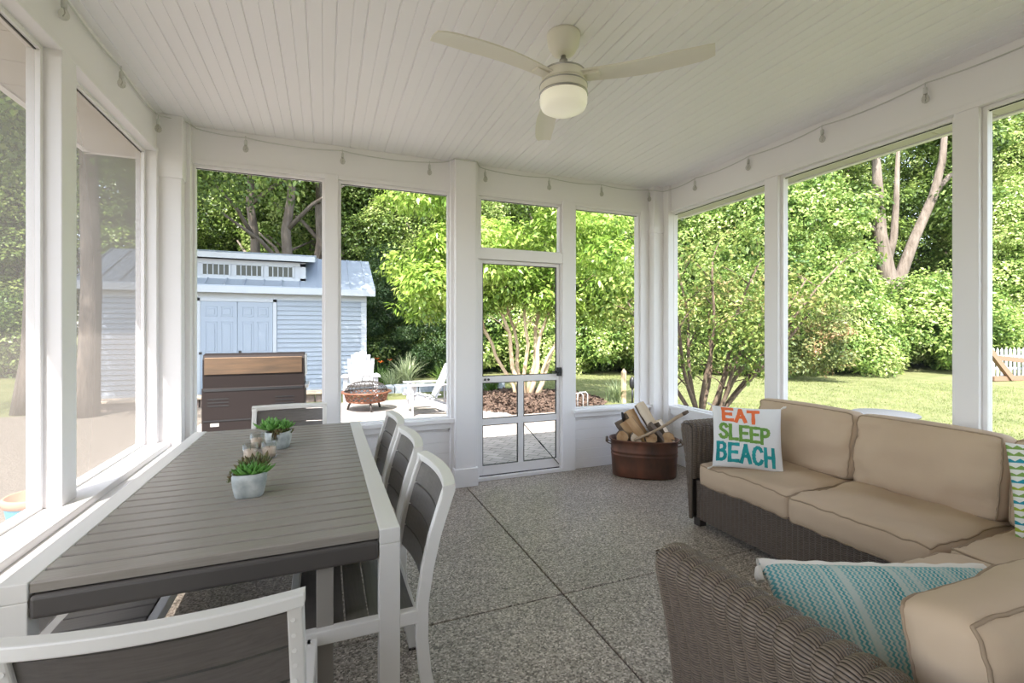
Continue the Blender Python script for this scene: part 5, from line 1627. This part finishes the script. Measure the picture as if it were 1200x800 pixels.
# first and second rows of forest
g1 = 'forest trees behind the lawn'
j = 0
for u in range(330, 1420, 78):
    if 1010 < u < 1110: continue
    d = 21.5 + rs.uniform(-.8, 1.2); x, y = P_(u + rs.uniform(-14, 14), d)
    add_plant('forest_tree', 'tall leafy tree in the forest edge behind the lawn', 'tree', (x, y, gz(x, y)), rs.uniform(0, 6), rs.uniform(.9, 1.1), *TREES[j % 3], group=g1); j += 1
for u in range(200, 1500, 88):
    if 1025 < u < 1085: continue
    d = 27 + rs.uniform(-1, 1.5); x, y = P_(u + rs.uniform(-14, 14), d)
    add_plant('forest_tree', 'tall leafy tree standing deep in the forest', 'tree', (x, y, gz(x, y)), rs.uniform(0, 6), rs.uniform(1.1, 1.3), *TREES[j % 3], group='trees deep in the forest'); j += 1
for u in range(210, 1500, 70):
    if 1030 < u < 1080: continue
    d = 24 + rs.uniform(-1, 1); x, y = P_(u, d)
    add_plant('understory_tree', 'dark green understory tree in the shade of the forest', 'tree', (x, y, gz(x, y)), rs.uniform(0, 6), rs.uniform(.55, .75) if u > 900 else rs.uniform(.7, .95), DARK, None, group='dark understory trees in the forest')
# behind and beside the shed
g2 = 'trees behind the garden shed'
for u, d, sc in ((215, 19.5, 1.0), (290, 20.5, 1.05), (360, 19.0, 1.0), (425, 19.8, .95), (470, 18.5, .9), (510, 17.5, .8), (150, 18, 1.0)):
    x, y = P_(u, d); add_plant('forest_tree', 'leafy tree rising behind the garden shed roof', 'tree', (x, y, gz(x, y)), rs.uniform(0, 6), sc, *(HIGH if u < 440 else TREES)[j % 3], group=g2); j += 1
BARE = plant_mesh(crown_blobs(8.4, 12.5, 2.7, 16, 1300, 301), .14, .085, M['leafA'], 302, droop=.35)
for u, d, sc, lb in ((338, 15.8, 1.0, 'tall tree with a thick bare dark trunk right behind the shed roof'), (309, 16.4, .96, 'tall tree with a bare trunk behind the dormer end of the shed'), (372, 16.8, .98, 'tall bare trunked tree behind the shed, next to the window post')):
    x, y = P_(u, d); add_plant('bare_trunk_tree', lb, 'tree', (x, y, gz(x, y)), rs.uniform(0, 6), sc, BARE, TREES[j % 3][1]); j += 1
for u, d, sc in ((455, 16.6, .42), (500, 16.2, .40), (540, 17.5, .45), (580, 18.5, .5)):
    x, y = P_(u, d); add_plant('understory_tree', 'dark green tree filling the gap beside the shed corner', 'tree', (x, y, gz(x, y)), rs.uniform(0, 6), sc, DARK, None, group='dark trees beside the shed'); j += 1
g3 = 'trees outside the window wall by the table'
for a, d, sc in ((-1.02, 18, 1.0), (-1.22, 16, .95), (-1.45, 15, .95), (-1.75, 15, 1.0), (-1.12, 23, 1.2), (-1.35, 21, 1.2)):
    x, y = at(a, d); add_plant('forest_tree', 'leafy tree seen through the window wall beside the table', 'tree', (x, y, gz(x, y)), rs.uniform(0, 6), sc, *TREES[j % 3], group=g3); j += 1
for a, d, sc in ((-1.1, 15.5, 1.1), (-1.3, 14, 1.0), (-1.55, 13, 1.0), (-1.2, 17.5, 1.4)):
    x, y = at(a, d); add_plant('hedge_bush', 'green bush in the yard outside the window wall beside the table', 'bush', (x, y, -.2), rs.uniform(0, 6), sc, BUSH[j % 2], None, 'bushes outside the window wall'); j += 1

# the two big trunks outside the window wall: high crowns that shade the shed
def big_tree(label, loc, lean, r0, hgt, cb, cr, seed, n=26, per=1700):
    t = thing('shade_tree', label, 'tree', loc)
    pth = [(lean[0] * f, lean[1] * f, -.2 + hgt * f) for f in [k / 9 for k in range(10)]]
    pth = [(x + .05 * sin(i * 1.3 + seed), y + .05 * cos(i * 1.7 + seed), z) for i, (x, y, z) in enumerate(pth)]
    rad = [r0 * (1.35 if i == 0 else 1.05 - .075 * i) for i in range(10)]
    br = []
    for q in range(8):
        b0 = Vector(pth[5 + q % 4]); an = q * 2.4 + seed
        br.append(([b0, b0 + Vector((cos(an) * 1.2, sin(an) * 1.2, .8)), b0 + Vector((cos(an) * 2.6, sin(an) * 2.6, 1.2))], [.10, .07, .03]))
    obj('trunk', trunk_mesh(pth, rad, br), M['trunk'], t)
    bl = crown_blobs(cb, hgt + 1.5, cr, n, per, seed, flat=.6)
    bl = [(x + lean[0] * .8, y + lean[1] * .8, z, a, b, c, k) for x, y, z, a, b, c, k in bl]
    V, F = leaves(bl, .125, .075, seed + 3, droop=.5)
    o = bpy.data.objects.new('foliage', npmesh('foliage', V, F, M['leafA'])); C.objects.link(o); o.parent = t
    return t


big_tree('thick grey trunked tree standing in front of the shed end', (-3.95, 10.6, -.14), (0.0, .2), .165, 11.5, 5.3, 4.4, 5, 34)
big_tree('leaning grey trunked tree further from the shed, beside the nearest post', (-5.2, 11.5, -.14), (.55, .2), .185, 11.5, 5.3, 4.4, 6, 34)

# big forked tree beyond the lawn
x, y = P_(1044, 19.2)
ft = thing('forked_tree', 'big forked tree with bare pale limbs rising behind the bushes beyond the lawn', 'tree', (x, y, gz(x, y)))
def w2(s_, z, dp=0): return (s_ * ux + dp * S_, s_ * uy + dp * C_, z)
mb = MB()
mb.tube([w2(.2, -.2), w2(.18, 1.5), w2(.05, 2.8), w2(-.25, 4.2), w2(-.45, 5.4), w2(-.55, 7.5), w2(-.7, 10)], [.42, .36, .33, .30, .24, .18, .1], 12)
mb.tube([w2(.15, 2.4), w2(.35, 3.6), w2(.95, 5.2), w2(1.75, 7.0), w2(2.1, 8.4), w2(2.3, 10.5)], [.26, .22, .19, .16, .13, .07], 10)
mb.tube([w2(1.75, 7.0), w2(2.4, 7.8), w2(3.3, 8.3)], [.11, .09, .04], 8)
mb.tube([w2(-.2, 4.0), w2(.12, 5.3), w2(.22, 6.8), w2(.3, 9)], [.18, .14, .11, .06], 8)
mb.tube([w2(-.4, 5.2), w2(-1.2, 6.2), w2(-2.2, 6.8)], [.09, .07, .03], 7)
obj('trunk', mb, M['trunk'], ft)
rs = random.Random(4); bl_ = []
for q in range(26):
    s_ = rs.uniform(-3.2, 4.0); z = rs.uniform(5.6, 12)
    if -.9 < s_ < 2.4 and z < 8.2 and rs.random() < .75: dpp = rs.uniform(1.2, 2.5)
    else: dpp = rs.uniform(-1.2, 2)
    c = w2(s_, z, dpp); bl_.append((*c, rs.uniform(.7, 1.2), rs.uniform(.7, 1.2), rs.uniform(.45, .7), 560))
V, F = leaves(bl_, .2, .11, 12, droop=.4)
o = bpy.data.objects.new('foliage', npmesh('foliage', V, F, M['leafA'])); C.objects.link(o); o.parent = ft

# play frame beam and picket fence at the side of the lawn
X_, Y_ = P_(1176, 14.2)
ps = thing('swing_frame', 'weathered timber play frame leg and ground beam on the lawn near the fence', 'play frame', (X_, Y_, gz(X_, Y_) + .03))
mb = MB(); mb.bar(w2(-.60, 1.15), w2(.25, .05), .13, .13); obj('slanted_post', mb, M['playwood'], ps)
mb = MB(); mb.bar(w2(-.35, .07), w2(2.4, .10, .3), .14, .14); obj('ground_beam', mb, M['playwood'], ps)
mb = MB(); mb.bar(w2(-.3, .72, .2), w2(2.4, .50, 1.2), .10, .14); obj('cross_beam', mb, M['playwood'], ps)
X_, Y_ = P_(1164, 15.4)
pf = thing('picket_fence', 'short run of white picket fence behind the play frame', 'fence', (X_, Y_, gz(X_, Y_) + .02))
for k in range(22):
    mb = MB(); s_ = k * .14
    mb.prism([(-.04, 0), (.04, 0), (.04, .85), (0, .93), (-.04, .85)], -.012, .012, M=Matrix.Translation(w2(s_, 0)) @ Matrix(((ux, 0, S_), (uy, 0, C_), (0, 1, 0))).to_4x4())
    obj('picket', mb, M['aw'], pf)
mb = MB(); mb.bar(w2(-.1, .25, .03), w2(3.1, .25, .03), .03, .08); mb.bar(w2(-.1, .65, .03), w2(3.1, .65, .03), .03, .08); obj('fence_rail', mb, M['aw'], pf)

# short grass tufts on the part of the lawn nearest the windows
rs2 = np.random.RandomState(17); nb_ = 70000
aa = rs2.uniform(.0, 1.35, nb_); dd = 5.2 + 12 * rs2.uniform(0, 1, nb_) ** 1.2
gx = dd * (S_ + aa * C_); gy = dd * (C_ - aa * S_)
keep = ~((gx < 3.3) & (gy < 10.8)) & ~((gx < 4.5) & (gy < 8.0)) & (gx > 4.2) & (((gx - tx) ** 2 + (gy - ty) ** 2) > 1.85 ** 2)
gx, gy = gx[keep], gy[keep]; m_ = len(gx); an = rs2.uniform(0, 2 * pi, m_); hh = rs2.uniform(.02, .05, m_); w_ = .007
lx, ly = rs2.normal(0, .02, m_), rs2.normal(0, .02, m_)
zz = -.165 + .02 * np.sin(gx * .7) * np.cos(gy * .6)
V = np.stack([np.stack([gx - w_ * np.cos(an), gy - w_ * np.sin(an), zz], -1), np.stack([gx + w_ * np.cos(an), gy + w_ * np.sin(an), zz], -1), np.stack([gx + lx, gy + ly, zz + hh], -1)], 1).reshape(-1, 3)
M['turf'] = leaf_mat('turf_blade', [srgb(90, 104, 50), srgb(114, 126, 66), srgb(138, 146, 86)], trans=.25)
o = bpy.data.objects.new('grass', npmesh('grass', V, np.arange(3 * m_).reshape(-1, 3), M['turf'])); C.objects.link(o)
tag(o, 'short pale green grass of the lawn', 'grass', kind='stuff')

# ------------------------------------------------------------------ light
SUN = Vector((-.365, -.60, 1.0)).normalized()
sl = bpy.data.lights.new('sun', 'SUN'); sl.energy = 10.5; sl.angle = radians(.55); sl.color = (1, .94, .88)
so = bpy.data.objects.new('sun', sl); C.objects.link(so); so.rotation_euler = SUN.to_track_quat('Z', 'Y').to_euler()
w = bpy.data.worlds.new('sky'); SC.world = w; w.use_nodes = True
N = w.node_tree.nodes; L = w.node_tree.links
sk = N.new('ShaderNodeTexSky'); sk.sky_type = 'NISHITA'; sk.sun_disc = False
sk.sun_elevation = math.asin(SUN.z); sk.sun_rotation = atan2(SUN.x, SUN.y); sk.air_density = 1.0; sk.dust_density = 1.5; sk.ozone_density = 1.0
bg = N['Background']; bg.inputs['Strength'].default_value = .62
hs = N.new('ShaderNodeHueSaturation'); hs.inputs['Saturation'].default_value = .6
L.new(sk.outputs[0], hs.inputs['Color']); L.new(hs.outputs[0], bg.inputs['Color'])
# ------------------------------------------------------------------ camera
cd = bpy.data.cameras.new('camera'); cam = bpy.data.objects.new('camera', cd); C.objects.link(cam)
cd.sensor_width = 36; cd.lens = 549 / 1200 * 36; cd.shift_y = -12 / 1200; cd.clip_start = .05; cd.clip_end = 300
cam.location = (0, 0, 1.4); cam.rotation_euler = (pi / 2, 0, -TH)
SC.camera = cam

SC.view_settings.view_transform = 'Standard'; SC.view_settings.look = 'None'
SC.view_settings.exposure = .64; SC.view_settings.gamma = 1; SC.view_settings.use_curve_mapping = False
SC.cycles.max_bounces = 10; SC.cycles.diffuse_bounces = 6; SC.cycles.transparent_max_bounces = 12
SC.cycles.sample_clamp_indirect = 6
